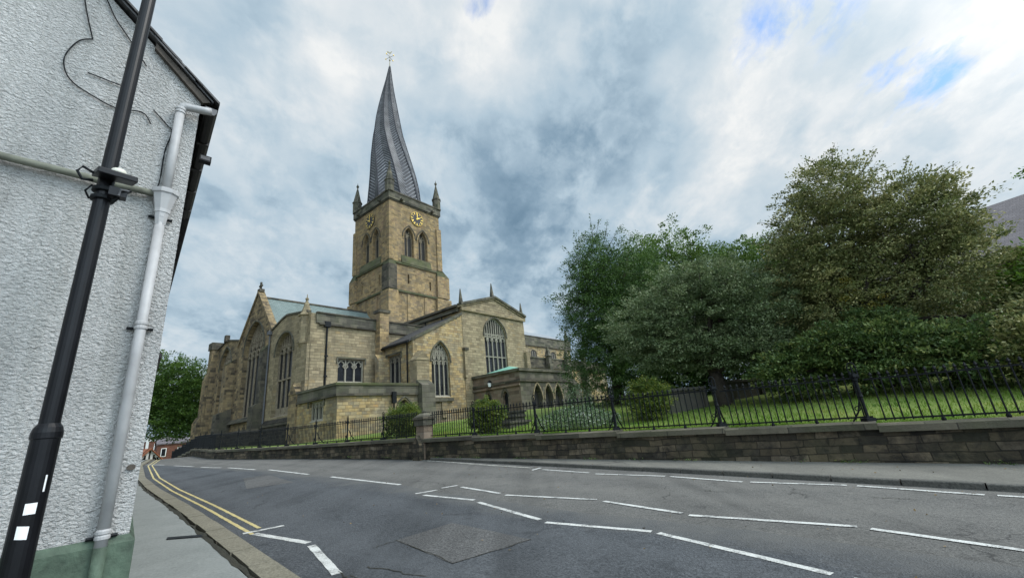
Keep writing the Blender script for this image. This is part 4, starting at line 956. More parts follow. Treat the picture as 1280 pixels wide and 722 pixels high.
# --- nave and north aisle beyond the transept
na = MB()
wall(na, FN(0), [(TW + .1, Z0), (47, Z0), (47, 15.9), (TW + .1, 15.9)], [], S_YELLOW); wall(na, FW_(47), [(-9.9, Z0), (0, Z0), (0, 15.9), (-9.9, 15.9)], [], S_YELLOW); wall(na, FS(-9.9), [(TW + .1, Z0), (47, Z0), (47, 15.9), (TW + .1, 15.9)], [], S_YELLOW)
nave = na.build('nave', CH, fix=False)
x = MB(); x.box(TW + .1, 47.2, -.2, -.002, 14.4, 16.1, S_PARAPET); x.box(TW + .1, 47.2, -.3, -.002, 14.2, 14.397, S_DARK); x.box(TW + .1, 47.25, -.3, .3, 16.1, 16.28, S_DARK)
x.lathe(46.6, .4, [(.5, 15.9), (.5, 16.6), (.1, 18.8), (.02, 19.0)], S_PARAPET, 6); x.build('parapet', nave, fix=False)
x = MB(); x.prism([(30, 0, 16.2), (46.5, 0, 16.2), (46.5, 4.9, 18.6), (33, 4.9, 18.6)], [(30, .1, 16.2), (46.5, .1, 16.2), (46.5, 5.0, 18.6), (33, 5.0, 18.6)], LEAD); x.build('roof', nave)
for u in (33.2, 40.0): 
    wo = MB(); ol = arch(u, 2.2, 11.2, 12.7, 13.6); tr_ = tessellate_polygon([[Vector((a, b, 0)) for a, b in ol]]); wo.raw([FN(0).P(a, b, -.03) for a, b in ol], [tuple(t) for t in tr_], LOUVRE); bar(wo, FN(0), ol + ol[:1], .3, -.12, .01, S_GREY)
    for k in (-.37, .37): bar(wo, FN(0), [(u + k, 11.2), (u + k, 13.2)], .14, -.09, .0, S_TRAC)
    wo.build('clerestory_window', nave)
wall_a = MB(); wall(wall_a, FN(8), [(11.95, Z0), (47, Z0), (47, 9.8), (11.95, 9.8)], [], S_YELLOW); wall_a.poly([(11.95, -8, 9.6), (47, -8, 9.6), (47, -.1, 10.4), (11.95, -.1, 10.4)], LEAD)
ais = wall_a.build('north_aisle', CH, fix=False)
x = MB(); x.box(11.95, 47, -8.25, -8.002, 8.3, 9.9, S_DARK); x.box(11.95, 47, -8.35, -7.8, 9.903, 10.1, S_PARAPET); x.build('parapet', ais, fix=False)
for u in (18.5, 25.5, 31.2, 37): 
    x = MB(); x.box(u - .45, u + .45, -9.3, -8.26, Z0, 9.0, S_PARAPET); x.lathe(u, -8.8, [(.5, 9.0), (.5, 10.2), (.75, 10.3), (.55, 10.5), (.1, 12.0), (.02, 12.1)], S_PARAPET, 4, R(45)); x.build('buttress_pinnacle', ais, fix=False)

# ------------------------------------------------------------------ churchyard wall, pier and railings
bw = empty('boundary_wall', W(wall_w(34.25) - .2, 34.25, wall_base(34.25))); bw['label'] = 'low dark coursed stone wall with stepped coping below the churchyard railings'; bw['category'] = 'wall'
INV = bw.location.copy()
N_PIER = 34.25
def sec_bounds(k): return N_POST0 - k * STEP, N_POST0 - (k + 1) * STEP
body = MB()
for k in range(-4, 26):
    n1, n0 = sec_bounds(k)
    sub = 4
    for i in range(sub):
        a = n1 + (n0 - n1) * i / sub; b = n1 + (n0 - n1) * (i + 1) / sub
        pts = []
        for w_off in (0.0, 0.42):
            for n in (a, b):
                p = W(wall_w(n) - .2 + w_off, n); pts.append((p, n))
        zt = [cope_z(min(max(q[1], n0 + .01), n1 - .01)) - .16 for q in pts]
        vs = [(p.x - INV.x, p.y - INV.y, wall_base(n) - .45 - INV.z) for p, n in pts] + [(p.x - INV.x, p.y - INV.y, z - INV.z) for (p, n), z in zip(pts, zt)]
        fs = [(0, 1, 5, 4), (2, 6, 7, 3), (4, 5, 7, 6)]
        if i == 0: fs.append((0, 4, 6, 2))
        if i == sub - 1: fs.append((1, 3, 7, 5))
        body.raw(vs, fs, S_WALL)
wb_o = body.build('wall_body', bw, fix=False)
for k in range(-4, 26):
    n1, n0 = sec_bounds(k); cm = MB(); prof_ = [(-.29, -.16), (-.29, -.03), (-.2, .0), (.2, .0), (.27, -.03), (.27, -.16)]
    A, B = [], []
    for n, L in ((n1 - .004, A), (n0 + .004, B)):
        for o_, dz in prof_:
            p = W(wall_w(n) + o_, n); L.append((p.x - INV.x, p.y - INV.y, cope_z(min(max(n, n0 + .01), n1 - .01)) + dz - INV.z))
    cm.prism(A, B, S_COPE); cm.build('coping', bw)
# stone pier
pz = wall_base(N_PIER); pier = empty('stone_pier', W(wall_w(N_PIER) - .0, N_PIER, pz), AZ)
tag(pier, 'square stone gate pier with moulded pyramid cap standing in the churchyard wall', 'pier')
x = MB(); x.box(-.26, .26, -.26, .26, -.3, 1.34, S_PORCH); x.build('shaft', pier, fix=False)
x = MB(); x.box(-.32, .32, -.32, .32, 1.343, 1.60, S_PARAPET); x.box(-.37, .37, -.37, .37, 1.603, 1.70, S_DARK)
x.prism([(-.34, -.34, 1.703), (.34, -.34, 1.703), (.34, .34, 1.703), (-.34, .34, 1.703)], [(-.14, -.14, 1.86), (.14, -.14, 1.86), (.14, .14, 1.86), (-.14, .14, 1.86)], S_PARAPET); x.lathe(0, 0, [(.1, 1.86), (.13, 1.92), (.08, 1.99), (.01, 2.0)], S_PARAPET, 8); x.build('cap', pier, fix=False)
x = MB(); x.prism([(-.5, -.24, -.3), (-.5, .24, -.3), (-.5, .24, .55), (-.5, 0, .95), (-.5, -.24, .55)], [(-.263, -.24, -.3), (-.263, .24, -.3), (-.263, .24, .55), (-.263, 0, .95), (-.263, -.24, .55)], S_WALL); x.build('gabled_buttress', pier)
FH = 1.08
def picket_panel(parent, org, rz, na_, nb_, base):
    """one bay of railings between posts, in the local frame of the fence"""
    mb = MB(); cnt = 20
    def Q(n, w, z): p = W(wall_w(n) + w, n) - org; return Vector((p.x, p.y, z - org.z))
    za = lambda n: base + (na_ - n) * .012
    for zr, hgt in ((.09, .035), (FH - .14, .032)):
        a, b = Q(na_, 0, za(na_) + zr), Q(nb_, 0, za(nb_) + zr)
        d = (b - a).normalized(); s_ = Vector((-d.y, d.x, 0)) * .014; u_ = Vector((0, 0, hgt / 2))
        mb.prism([a - s_ - u_, a + s_ - u_, a + s_ + u_, a - s_ + u_], [b - s_ - u_, b + s_ - u_, b + s_ + u_, b - s_ + u_], IRON)
    for i in range(1, cnt):
        n = na_ + (nb_ - na_) * i / cnt; p = Q(n, 0, za(n)); tall = FH if i % 1 == 0 else FH
        mb.lathe(p.x, p.y, [(.0155, p.z + .05), (.0155, p.z + tall - .12), (.030, p.z + tall - .11), (.016, p.z + tall - .09), (.036, p.z + tall - .05), (.004, p.z + tall + .015)], IRON, 5)
        if i in (7, 13): mb.lathe(p.x, p.y, [(.03, p.z - .01), (.045, p.z + .03), (.02, p.z + .09)], IRON, 6)
    return mb.build('railing_panel', parent, fix=False)
def post(parent, org, n, z):
    mb = MB(); p0 = W(wall_w(n), n) - org; x, y, z = p0.x, p0.y, z - org.z
    mb.box(x - .1, x + .1, y - .1, y + .1, z - .01, z + .07, IRON)
    mb.lathe(x, y, [(.05, z + .07), (.034, z + .12), (.034, z + .5), (.05, z + .53), (.034, z + .58), (.034, z + FH - .22), (.052, z + FH - .2), (.052, z + FH - .15), (.032, z + FH - .12), (.032, z + FH - .02)], IRON, 8)
    po_ = mb.build('post', parent, fix=False)
    fb = MB(); d = NV; ringp = []
    for k in range(13):
        a = math.pi * k / 12; ringp.append((x + d.x * .075 * math.cos(a), y + d.y * .075 * math.cos(a), z + FH + .08 + .13 * math.sin(a)))
    ringp = [(x + d.x * .075, y + d.y * .075, z + FH - .06)] + ringp + [(x - d.x * .075, y - d.y * .075, z + FH - .06)]
    fb.tube(ringp, .015, IRON, 6); fb.tube([(x, y, z + FH - .05), (x, y, z + FH + .13)], .018, IRON, 5)
    fb.box(x - .065, x + .065, y - .065, y + .065, z + FH - .12, z + FH - .05, IRON)
    fb.build('finial', po_)
    st = MB(); q = [(0.06, .62), (.10, .55), (.16, .40), (.24, .25), (.34, .16), (.42, .07), (.5, .02)]
    st.tube([(x + WV.x * a, y + WV.y * a, z + b) for a, b in q], .022, IRON, 5)
    st.tube([(x - NV.x * a * .55, y - NV.y * a * .55, z + b * .8) for a, b in q], .018, IRON, 5)
    sc_ = [(x - NV.x * (.12 + .05 * math.cos(t)), y - NV.y * (.12 + .05 * math.cos(t)), z + .28 + .05 * math.sin(t)) for t in np.linspace(0, 2 * math.pi, 9)]
    st.tube(sc_, .012, IRON, 5); st.build('stay', po_)
def fence(label, ks):
    n_mid = N_POST0 - ks[0] * STEP; org = W(wall_w(n_mid), n_mid, cope_z(n_mid - .1)); f = empty('iron_railings', org); tag(f, label, 'railings')
    for k in ks:
        n1, n0 = sec_bounds(k); a, b = n1 - .02, n0 + .02
        if abs(n1 - N_PIER) < .4: a = N_PIER - .4
        if abs(n0 - N_PIER) < .4: b = N_PIER + .4
        picket_panel(f, org, 0, a, b, cope_z(n1 - .01))
        if abs(n1 - N_PIER) > .4: post(f, org, n1 - .12 if True else n1, cope_z(n1 - .05))
fence('black iron railings with ring-topped posts right of the stone gate pier', list(range(-4, 5)))
fence('black iron railings descending to the east end, left of the stone gate pier', list(range(5, 22)))

# ------------------------------------------------------------------ foliage
def leaf_mat(name, stops, trans=0.25, rough=0.5):
    m, t, b = new_mat(name)
    at = t.new('ShaderNodeAttribute', attribute_name='rnd').outputs['Fac']
    tc = t.new('ShaderNodeTexCoord').outputs['Object']
    n = t.noise(tc, 0.9, 3, 0.6)
    f = t.math('ADD', t.math('MULTIPLY', at, .65), t.math('MULTIPLY', n, .35))
    c = t.ramp(f, stops)
    t.l.new(c, b.inputs['Base Color']); b.inputs['Roughness'].default_value = rough; b.inputs['Specular IOR Level'].default_value = 0.35
    tr = t.new('ShaderNodeBsdfTranslucent'); t.l.new(c, tr.inputs[0])
    mx = t.new('ShaderNodeMixShader', ins={0: trans, 1: b.outputs[0], 2: tr.outputs[0]})
    t.l.new(mx.outputs[0], t.n['Material Output'].inputs[0])
    return m
L_YEW = leaf_mat('dark_foliage', ((.2, (0.029, 0.065, 0.017)), (.5, (0.060, 0.119, 0.027)), (.8, (0.113, 0.195, 0.044))))
L_GREEN = leaf_mat('bright_foliage', ((.2, (0.049, 0.093, 0.018)), (.5, (0.092, 0.164, 0.030)), (.8, (0.156, 0.240, 0.053))), .35)
L_STREET = leaf_mat('street_tree_foliage', ((.2, (.032, .07, .014)), (.5, (.065, .125, .02)), (.8, (.11, .185, .032))), .35)
L_GREY = leaf_mat('grey_green_foliage', ((.12, (0.053, 0.087, 0.034)), (.42, (0.112, 0.162, 0.067)), (.68, (0.197, 0.246, 0.120)), (.9, (0.355, 0.400, 0.215))))
L_HOLLY = leaf_mat('variegated_foliage', ((.12, (0.075, 0.099, 0.031)), (.4, (0.160, 0.187, 0.065)), (.65, (0.276, 0.276, 0.111)), (.88, (0.554, 0.505, 0.234))))
L_LAUREL = leaf_mat('laurel_foliage', ((.15, (0.041, 0.083, 0.024)), (.5, (0.095, 0.150, 0.044)), (.75, (0.189, 0.243, 0.072)), (.93, (0.411, 0.384, 0.121))))
L_YELLOW = leaf_mat('yellowing_foliage', ((.2, (.10, .12, .02)), (.6, (.22, .19, .03)), (.9, (.36, .27, .05))))
L_LIME = leaf_mat('lime_foliage', ((.2, (0.054, 0.120, 0.014)), (.5, (0.102, 0.198, 0.024)), (.85, (0.192, 0.300, 0.042))), .4)
L_BUSH = leaf_mat('golden_bush_foliage', ((.15, (0.036, 0.066, 0.014)), (.45, (0.078, 0.127, 0.020)), (.7, (0.179, 0.209, 0.032)), (.9, (0.287, 0.298, 0.057))))
L_FLOWER = leaf_mat('pale_flowering_foliage', ((.2, (.03, .07, .025)), (.5, (.07, .13, .045)), (.68, (.20, .26, .15)), (.85, (.5, .52, .46))))
L_GRASS = leaf_mat('grass_blades', ((.15, (0.069, 0.145, 0.013)), (.45, (0.127, 0.234, 0.022)), (.7, (0.202, 0.285, 0.044)), (.95, (0.418, 0.329, 0.110))), .35)
BARK = plain('bark', (.045, .036, .028), .95, 0, .4, 9, .8)
def leaf_mesh(name, parent, centres, sizes, dirs, mat, aspect=.5, rnd=None):
    """one small folded leaf per centre"""
    n = len(centres); c = np.asarray(centres, float); s = np.asarray(sizes, float)[:, None]
    d = dirs / np.maximum(1e-6, np.linalg.norm(dirs, axis=1))[:, None]
    r = rng.normal(size=(n, 3)); side = np.cross(d, r); side /= np.maximum(1e-6, np.linalg.norm(side, axis=1))[:, None]
    nrm = np.cross(d, side)
    a = c - d * s * .5; b = c + side * s * aspect * .5 - nrm * s * .08; e = c + d * s * .5; f = c - side * s * aspect * .5 - nrm * s * .08
    V = np.stack([a, b, e, f], 1).reshape(-1, 3)
    me = bpy.data.meshes.new(name); me.vertices.add(4 * n); me.vertices.foreach_set('co', V.ravel())
    me.loops.add(4 * n); me.loops.foreach_set('vertex_index', np.arange(4 * n, dtype=np.int32))
    me.polygons.add(n); me.polygons.foreach_set('loop_start', np.arange(0, 4 * n, 4, dtype=np.int32))
    me.update(calc_edges=True)
    at = me.attributes.new('rnd', 'FLOAT', 'FACE'); at.data.foreach_set('value', (rng.random(n) if rnd is None else rnd).astype(np.float32))
    me.materials.append(mat)
    ob = bpy.data.objects.new(name, me); col.objects.link(ob)
    if parent is not None: ob.parent = parent
    return ob
def crown_points(lobes, clumps, per, crad, shell=.55, flat=.6):
    vol = np.array([l[3] * l[4] * l[5] for l in lobes]) ** .72; vol /= vol.sum()
    idx = rng.choice(len(lobes), clumps, p=vol); Lb = np.array(lobes)[idx]
    v = rng.normal(size=(clumps, 3)); v /= np.linalg.norm(v, axis=1)[:, None]
    rad = 1 - (1 - shell) * rng.random(clumps) ** 1.6 + rng.normal(size=clumps) * .13
    cc = Lb[:, :3] + v * rad[:, None] * Lb[:, 3:6]
    sz = crad * rng.uniform(.55, 1.45, clumps)
    tone = rng.normal(size=clumps) * .16
    off_ = rng.normal(size=(clumps, per, 3)); off_ /= np.maximum(.2, np.linalg.norm(off_, axis=2))[:, :, None]; off_ *= (rng.random((clumps, per, 1)) ** .45)
    off_[:, :, 2] *= flat
    pts = cc[:, None, :] + off_ * sz[:, None, None]
    dirs = off_ * .8 + v[:, None, :] * .9 + rng.normal(size=(clumps, per, 3)) * .6
    rn = np.clip(rng.random((clumps, per)) * .75 + .12 + tone[:, None], 0, 1)
    return pts.reshape(-1, 3), dirs.reshape(-1, 3), rn.ravel(), cc
def tree(name, label, cat, base, lobes, trunk, mat, leaf=.13, clumps=900, per=38, crad=.42, group=None, sprigs=(), limbs=7, aspect=.5, shell=.55, lean=(0, 0), accents=None, flat=.6):
    """lobes in world coordinates (x, y, z, rx, ry, rz); trunk = (radius, height of the fork)"""
    e = empty(name, base); tag(e, label, cat, group); b = Vector(base)
    lob = [(l[0] - b.x, l[1] - b.y, l[2] - b.z, *l[3:]) for l in lobes]
    pts, dirs, rn, cc = crown_points(lob, int(clumps * 1.9), per, crad, shell - .15, flat)
    ex_p, ex_d = [], []
    tm_ = MB(); tr, fh = trunk
    fork = Vector((lean[0], lean[1], fh))
    tm_.tube([(0, 0, -.3), (lean[0] * .2, lean[1] * .2, fh * .3), (lean[0] * .6, lean[1] * .6, fh * .65), fork], tr * 1.15, BARK, 9, tr * .75)
    for i in range(limbs):
        l = lob[i % len(lob)]
        tgt = Vector(l[:3]) + Vector((rng.normal() * l[3] * .45, rng.normal() * l[4] * .45, rng.normal() * l[5] * .4))
        mid = fork.lerp(tgt, .5) + Vector((rng.normal() * .25, rng.normal() * .25, .25))
        tm_.tube([fork * .96, fork.lerp(mid, .5) + Vector((0, 0, .1)), mid, tgt], tr * .5, BARK, 6, tr * .1)
        for q in range(4):
            c = cc[rng.integers(len(cc))]; c = Vector(c)
            if (c - tgt).length < 3.2: tm_.tube([mid.lerp(tgt, rng.random()), mid.lerp(c, .6), c], tr * .14, BARK, 4, .012)
    for p, q in sprigs:                                        # long shoots that break the outline
        p = Vector(p) - b; q = Vector(q) - b; bend = p.lerp(q, .5) + Vector((rng.normal() * .12, rng.normal() * .12, .1)); tm_.tube([p, bend, q], .02, BARK, 4, .006)
        for k in range(46):
            t = rng.random() ** .8; c = (p.lerp(bend, t * 2) if t < .5 else bend.lerp(q, t * 2 - 1)); ex_p.append([c.x + rng.normal() * .07, c.y + rng.normal() * .07, c.z + rng.normal() * .07]); ex_d.append(list((q - p).normalized() * .7 + Vector(rng.normal(size=3) * .6)))
    tm_.build('trunk', e, fix=False, smooth=True)
    if ex_p:
        pts = np.vstack([pts, ex_p]); dirs = np.vstack([dirs, ex_d]); rn = np.concatenate([rn, rng.random(len(ex_p)) * .8])
    leaf_mesh('crown', e, pts, leaf * rng.uniform(.6, 1.35, len(pts)), dirs, mat, aspect, rn)
    if accents:
        al = [(l[0] - b.x, l[1] - b.y, l[2] - b.z, *l[3:]) for l in accents[0]]
        p2, d2, r2, _ = crown_points(al, accents[1], 26, .3, .3); leaf_mesh('turning_leaves', e, p2, leaf * rng.uniform(.6, 1.2, len(p2)), d2, accents[2], aspect, r2)
    return e
def tree_g(*a, **k): return tree(*a, group='trees behind the churchyard railings', **k)
def shrub_g(*a, **k): return tree(*a, group='dense shrubs under the churchyard trees', **k)
def lz(x, y): w, n = to_wn(x, y); return lawn_z(w, n)
def B(x, y): return (x, y, lz(x, y))
def dirpt(az, d): return (d * math.sin(R(az)), d * math.cos(R(az)))

tree_g('evergreen_tree', 'tall dark evergreen tree with spiky shoots nearest the church porch', 'tree', B(6.0, 27.0),
     [(6.3, 26.6, 6.6, 2.9, 2.9, 4.6), (5.5, 26.8, 3.4, 2.7, 2.6, 3.4), (7.6, 26.2, 3.2, 2.8, 2.6, 3.4), (5.2, 26.7, 6.4, 2.3, 2.2, 3.0), (5.6, 26.6, 9.3, 1.6, 1.7, 2.4), (8.0, 26.0, 8.4, 1.9, 2.2, 2.4)], (.38, 1.6), L_YEW, .125, 1350, 50, .48, aspect=.42,
     sprigs=[((5.6, 26.6, 10.5), (5.9, 26.4, 13.4)), ((5.2, 26.6, 10.3), (4.6, 26.4, 12.2)), ((6.4, 26.3, 10.8), (7.0, 26.2, 12.7)), ((4.6, 26.6, 8.5), (3.2, 26.4, 9.6)), ((4.2, 26.6, 7.2), (2.9, 26.5, 7.7)), ((6.0, 26.6, 10.8), (6.6, 26.5, 13.0)), ((4.8, 26.7, 9.5), (3.7, 26.4, 11.2)), ((4.0, 26.7, 6.0), (3.0, 26.6, 6.0)), ((6.6, 26, 10.4), (7.8, 25.8, 12.0))])
tree_g('broadleaf_tree', 'bright green broadleaf tree rising behind the dark evergreen', 'tree', B(13.5, 33),
     [(13.2, 33.2, 10.6, 3.6, 3.2, 3.9), (10.6, 32.6, 9.4, 2.6, 2.8, 3.6), (16.2, 33.0, 9.3, 3.0, 2.8, 3.3), (13.5, 33, 6.5, 4.5, 4, 3.5)], (.4, 3.5), L_GREEN, .2, 900, 40, .6)
tree_g('broadleaf_tree', 'mid green tree showing its rounded top behind the grey-leaved tree', 'tree', B(19.5, 31),
     [(18.6, 30.4, 9.3, 2.9, 2.6, 2.6), (21.6, 29.6, 8.3, 3.0, 2.6, 2.8), (20, 30.5, 5.6, 4.5, 3.5, 3.2)], (.4, 3.0), L_GREEN, .19, 750, 40, .55)
tree_g('whitebeam_tree', 'spreading grey-green tree with a dark visible trunk in the middle of the lawn', 'tree', B(8.75, 19.1),
     [(8.2, 19.2, 4.2, 2.5, 2.2, 2.2), (6.1, 19.8, 3.6, 1.9, 1.8, 1.5), (10.6, 18.4, 3.7, 2.1, 1.9, 1.9), (9.2, 18.8, 5.2, 1.9, 1.8, 1.25), (7.4, 19.5, 2.4, 2.0, 1.7, 1.0), (10.0, 18.5, 2.2, 1.9, 1.6, 1.0)], (.34, 1.4), L_GREY, .105, 1050, 60, .38, flat=.5, limbs=10, lean=(-.1, .05))
tree_g('holly_tree', 'large variegated tree towering over the shrubs at the right', 'tree', B(14.2, 17.0),
     [(13.9, 17.0, 6.2, 2.0, 2.0, 2.8), (14.4, 16.6, 8.3, 1.45, 1.5, 1.7), (16.0, 15.4, 5.9, 1.9, 1.9, 2.1), (13.4, 17.2, 3.6, 2.1, 2.0, 2.0), (16.2, 15.2, 3.4, 2.0, 2.0, 2.0), (12.9, 17.4, 5.2, 1.6, 1.6, 1.8), (16.2, 14.9, 5.7, 1.05, 1.05, 1.5)], (.36, 2.0), L_HOLLY, .108, 1150, 62, .40, limbs=16, shell=.72, flat=.5,
     sprigs=[((14.6, 16.2, 9.6), (14.9, 16.1, 10.5)), ((15.2, 16, 8.6), (16.0, 15.6, 9.6)), ((14.2, 16.6, 9.4), (13.9, 16.8, 10.3)), ((12.2, 17.6, 6.3), (11.2, 18.2, 6.9)), ((16.6, 14.5, 6.7), (16.9, 14.3, 7.7)), ((16.0, 15.3, 7.6), (16.5, 15.0, 8.8)), ((16.4, 15, 7.2), (17.4, 14.2, 7.9)), ((13.2, 17.2, 8.0), (12.5, 17.5, 8.8)), ((12.0, 17.8, 5.4), (11.0, 18.4, 5.7)), ((12.6, 17.5, 7.2), (11.7, 17.9, 7.8))],
     accents=([(12.7, 15.6, 3.4, .35, .35, .3), (13.5, 15.3, 3.0, .4, .4, .3), (13.1, 15.8, 3.9, .3, .3, .3)], 16, L_YELLOW))
shrub_g('laurel_shrub', 'broad glossy dark laurel shrub spreading low behind the railings at right', 'shrub', B(12.2, 16.0),
     [(11.0, 16.7, 1.0, 1.7, 1.1, 1.05), (13.1, 15.2, 1.15, 1.6, 1.2, 1.2), (14.5, 13.8, .8, 1.5, 1.2, 1.1), (13.2, 15.5, 2.1, 1.0, 1.0, .75), (11.9, 16.0, 1.65, 1.2, 1.0, .8)], (.12, .5), L_LAUREL, .125, 700, 46, .36, limbs=12, flat=.45)
shrub_g('laurel_shrub', 'dull green shrub at the right edge below the lime green tree', 'shrub', B(15.2, 11.6),
     [(15.4, 12.2, .8, 1.4, 1.2, 1.0), (17.1, 11.0, .8, 1.5, 1.3, 1.2), (16.2, 12.2, 1.7, 1.2, 1.1, .75)], (.12, .5), L_HOLLY, .12, 620, 34, .3, limbs=8)
tree_g('broadleaf_tree', 'lime green tree at the right edge in front of the slate roof', 'tree', B(19.5, 13.4),
     [(17.9, 13.2, 2.6, 1.4, 1.5, 1.5), (18.9, 12.4, 3.4, 1.5, 1.5, 1.3), (19.8, 12.6, 3.0, 2.0, 1.8, 1.9)], (.2, 1.5), L_LIME, .13, 700, 38, .36, sprigs=[((18.2, 13.2, 4.2), (17.3, 13.2, 4.1)), ((19.0, 12.6, 6.6), (17.95, 13.3, 6.55)), ((19.0, 12.7, 6.8), (18.05, 13.2, 6.7))])
tree('street_tree', 'round green tree beside the road beyond the church east end', 'tree', (-48.6, 64.6, -.6),
     [(-52.4, 62.6, 9.6, 5.0, 4.2, 4.6), (-55.6, 61.6, 7.6, 4.0, 3.6, 3.4), (-49.2, 64.0, 7.2, 3.6, 3.6, 4.0), (-50.5, 63.5, 4.6, 4.0, 4, 2.6)], (.4, 3.0), L_STREET, .3, 900, 38, .85)
shrub_g('yew_shrub', 'dark shapeless evergreen shrub filling the shade behind the grey-leaved tree', 'shrub', B(10.6, 25.5), [(9.4, 26, 2.0, 2.4, 1.6, 1.9), (12.4, 25, 2.2, 2.4, 1.6, 2.1), (10.8, 25.6, 3.4, 2.4, 1.5, 1.6)], (.1, .6), L_YEW, .15, 700, 36, .45)
shrub_g('yew_shrub', 'dark evergreen shrub between the grey-leaved tree and the tall variegated tree', 'shrub', B(15.4, 21.5), [(14.2, 22, 1.6, 2.2, 1.5, 1.9), (17, 20.6, 1.9, 2.6, 1.6, 2.2), (15.6, 21.4, 3.2, 2.6, 1.5, 1.8), (19.5, 18.5, 2.0, 2.6, 1.8, 2.2)], (.1, .6), L_YEW, .15, 900, 36, .45)
# round clipped bushes
def bush(label, x, y, r, h, mat, leaf=.07, clumps=260, name='round_bush'):
    z = lz(x, y)
    return tree(name, label, 'bush', (x, y, z), [(x, y, z + h * .5, r * .92, r * .92, h * .5), (x + r * .2, y, z + h * .58, r * .75, r * .7, h * .42)], (.05, h * .25), mat, leaf, clumps, 44, r * .26, limbs=5, shell=.62)
bush('rounded golden-green bush standing alone on the lawn behind the railings', 4.95, 17.2, .86, 1.55, L_BUSH)
bp_ = dirpt(-15.5, 22.5)
bush('golden-topped bush in front of the vestry door, left of the stone pier', bp_[0] * 1.0, bp_[1], 1.05, 1.6, L_BUSH, .08)
bp_ = dirpt(-4.9, 19.6)
bush('dark bush with a yellow-green top behind the railings right of the stone pier', *bp_, .82, 1.45, L_BUSH, .08, 200)
def patchplant(label, w, n, rw, rn, h, mat, cnt, name='flowering_shrub'):
    p = W(w, n); z = lz(p.x, p.y); e = empty(name, (p.x, p.y, z)); tag(e, label, 'shrub')
    v = rng.random((cnt, 3)); th = v[:, 0] * 6.283; rr = np.sqrt(v[:, 1])
    dw, dn = rw * rr * np.cos(th), rn * rr * np.sin(th)
    xs = WV.x * dw + NV.x * dn; ys = WV.y * dw + NV.y * dn; zs_ = np.array([lz(p.x + a, p.y + b) - z for a, b in zip(xs, ys)]) + h * (1 - .5 * rr ** 2) * v[:, 2] ** .7
    d = rng.normal(size=(cnt, 3)) * .7 + np.array([0, 0, .7]); leaf_mesh('foliage', e, np.stack([xs, ys, zs_], 1), .07 * rng.uniform(.7, 1.5, cnt), d, mat, .45)
    sm_ = MB()
    for k in range(26):
        i = rng.integers(cnt); sm_.tube([(xs[i] * .9, ys[i] * .9, zs_[i] * .0 - .05), (xs[i], ys[i], zs_[i])], .012, BARK, 4, .006)
    so_ = sm_.build('stem', e, fix=False); so_['kind'] = 'stuff'; return e
patchplant('low pale-flowered shrub bed behind the railings in front of the dark evergreen', -18.6, 40.3, 1.1, 1.9, .85, L_FLOWER, 5200)
patchplant('tall whitish shrub rising at the back of the flower bed', -15.5, 38.6, .6, .8, 1.7, L_FLOWER, 1500)

# grass: blades along the coping and across the near lawn
gn = 42000
n_ = rng.uniform(24, 60, gn); t_ = .16 + rng.random(gn) ** 2.2 * 9.0
gp = np.zeros((gn, 3))
for i in range(gn):
    w_ = wall_w(n_[i]) + t_[i]; p = W(w_, n_[i]); gp[i] = (p.x, p.y, lawn_z(w_, n_[i]) + .035)
gd = rng.normal(size=(gn, 3)) * .35 + np.array([0, 0, 1.0])
patch_ = np.array([.5 + .9 * mnoise.noise(Vector((a[0] * .6, a[1] * .6, 1.7))) for a in gp])
tag(leaf_mesh('grass', None, gp, rng.uniform(.07, .17, gn), gd, L_GRASS, .16, np.clip(patch_ * .75 + rng.random(gn) * .3, 0, 1)), 'short green grass of the churchyard lawn behind the railings', 'grass', kind='stuff')
# weeds at the wall foot
wn2 = 1500; n_ = rng.uniform(28, 58, wn2); gp = np.zeros((wn2, 3)); keep = np.array([mnoise.noise(Vector((a * 1.4, 0, 3))) > .1 for a in n_])
for i in range(wn2):
    p = W(wall_w(n_[i]) - .24 - abs(rng.normal()) * .05, n_[i]); gp[i] = (p.x, p.y, gz(p.x, p.y) + .09 + abs(rng.normal()) * .03)
tag(leaf_mesh('weeds', None, gp[keep], rng.uniform(.03, .08, keep.sum()), (rng.normal(size=(wn2, 3)) + np.array([0, 0, .8]))[keep], L_LAUREL, .4), 'small weeds growing at the foot of the churchyard wall', 'weeds', kind='stuff')

# ------------------------------------------------------------------ tombs and headstones
GRAVE = stone('grave_stone', [(.05, .047, .04), (.10, .092, .075), (.15, .135, .105)], 3, 3, soot=.5, moss=.3)
def ledger(label, w, n, rz, L=1.9, Wd=.8, h=.28, name='ledger_tomb'):
    p = W(w, n); z = lz(p.x, p.y); e = empty(name, (p.x, p.y, z), rz); tag(e, label, 'tomb')
    x = MB(); x.box(-L / 2 + .08, L / 2 - .08, -Wd / 2 + .08, Wd / 2 - .08, -.2, h - .12, GRAVE); x.build('base', e, bevel=.01)
    x = MB(); x.box(-L / 2, L / 2, -Wd / 2, Wd / 2, h - .117, h, GRAVE); x.build('slab', e, bevel=.015); return e
ledger('flat grey tomb slab on the lawn beside the flower bed', -16.8, 35.6, AZ + .1)
ledger('long low tomb slab behind the railings in front of the porch', -14.5, 33.0, AZ + R(90), 2.4, .9, .35)
ledger('sunken tomb slab furthest from the railings near the porch', -12.0, 31.2, AZ + R(85), 2.2, .9, .4)
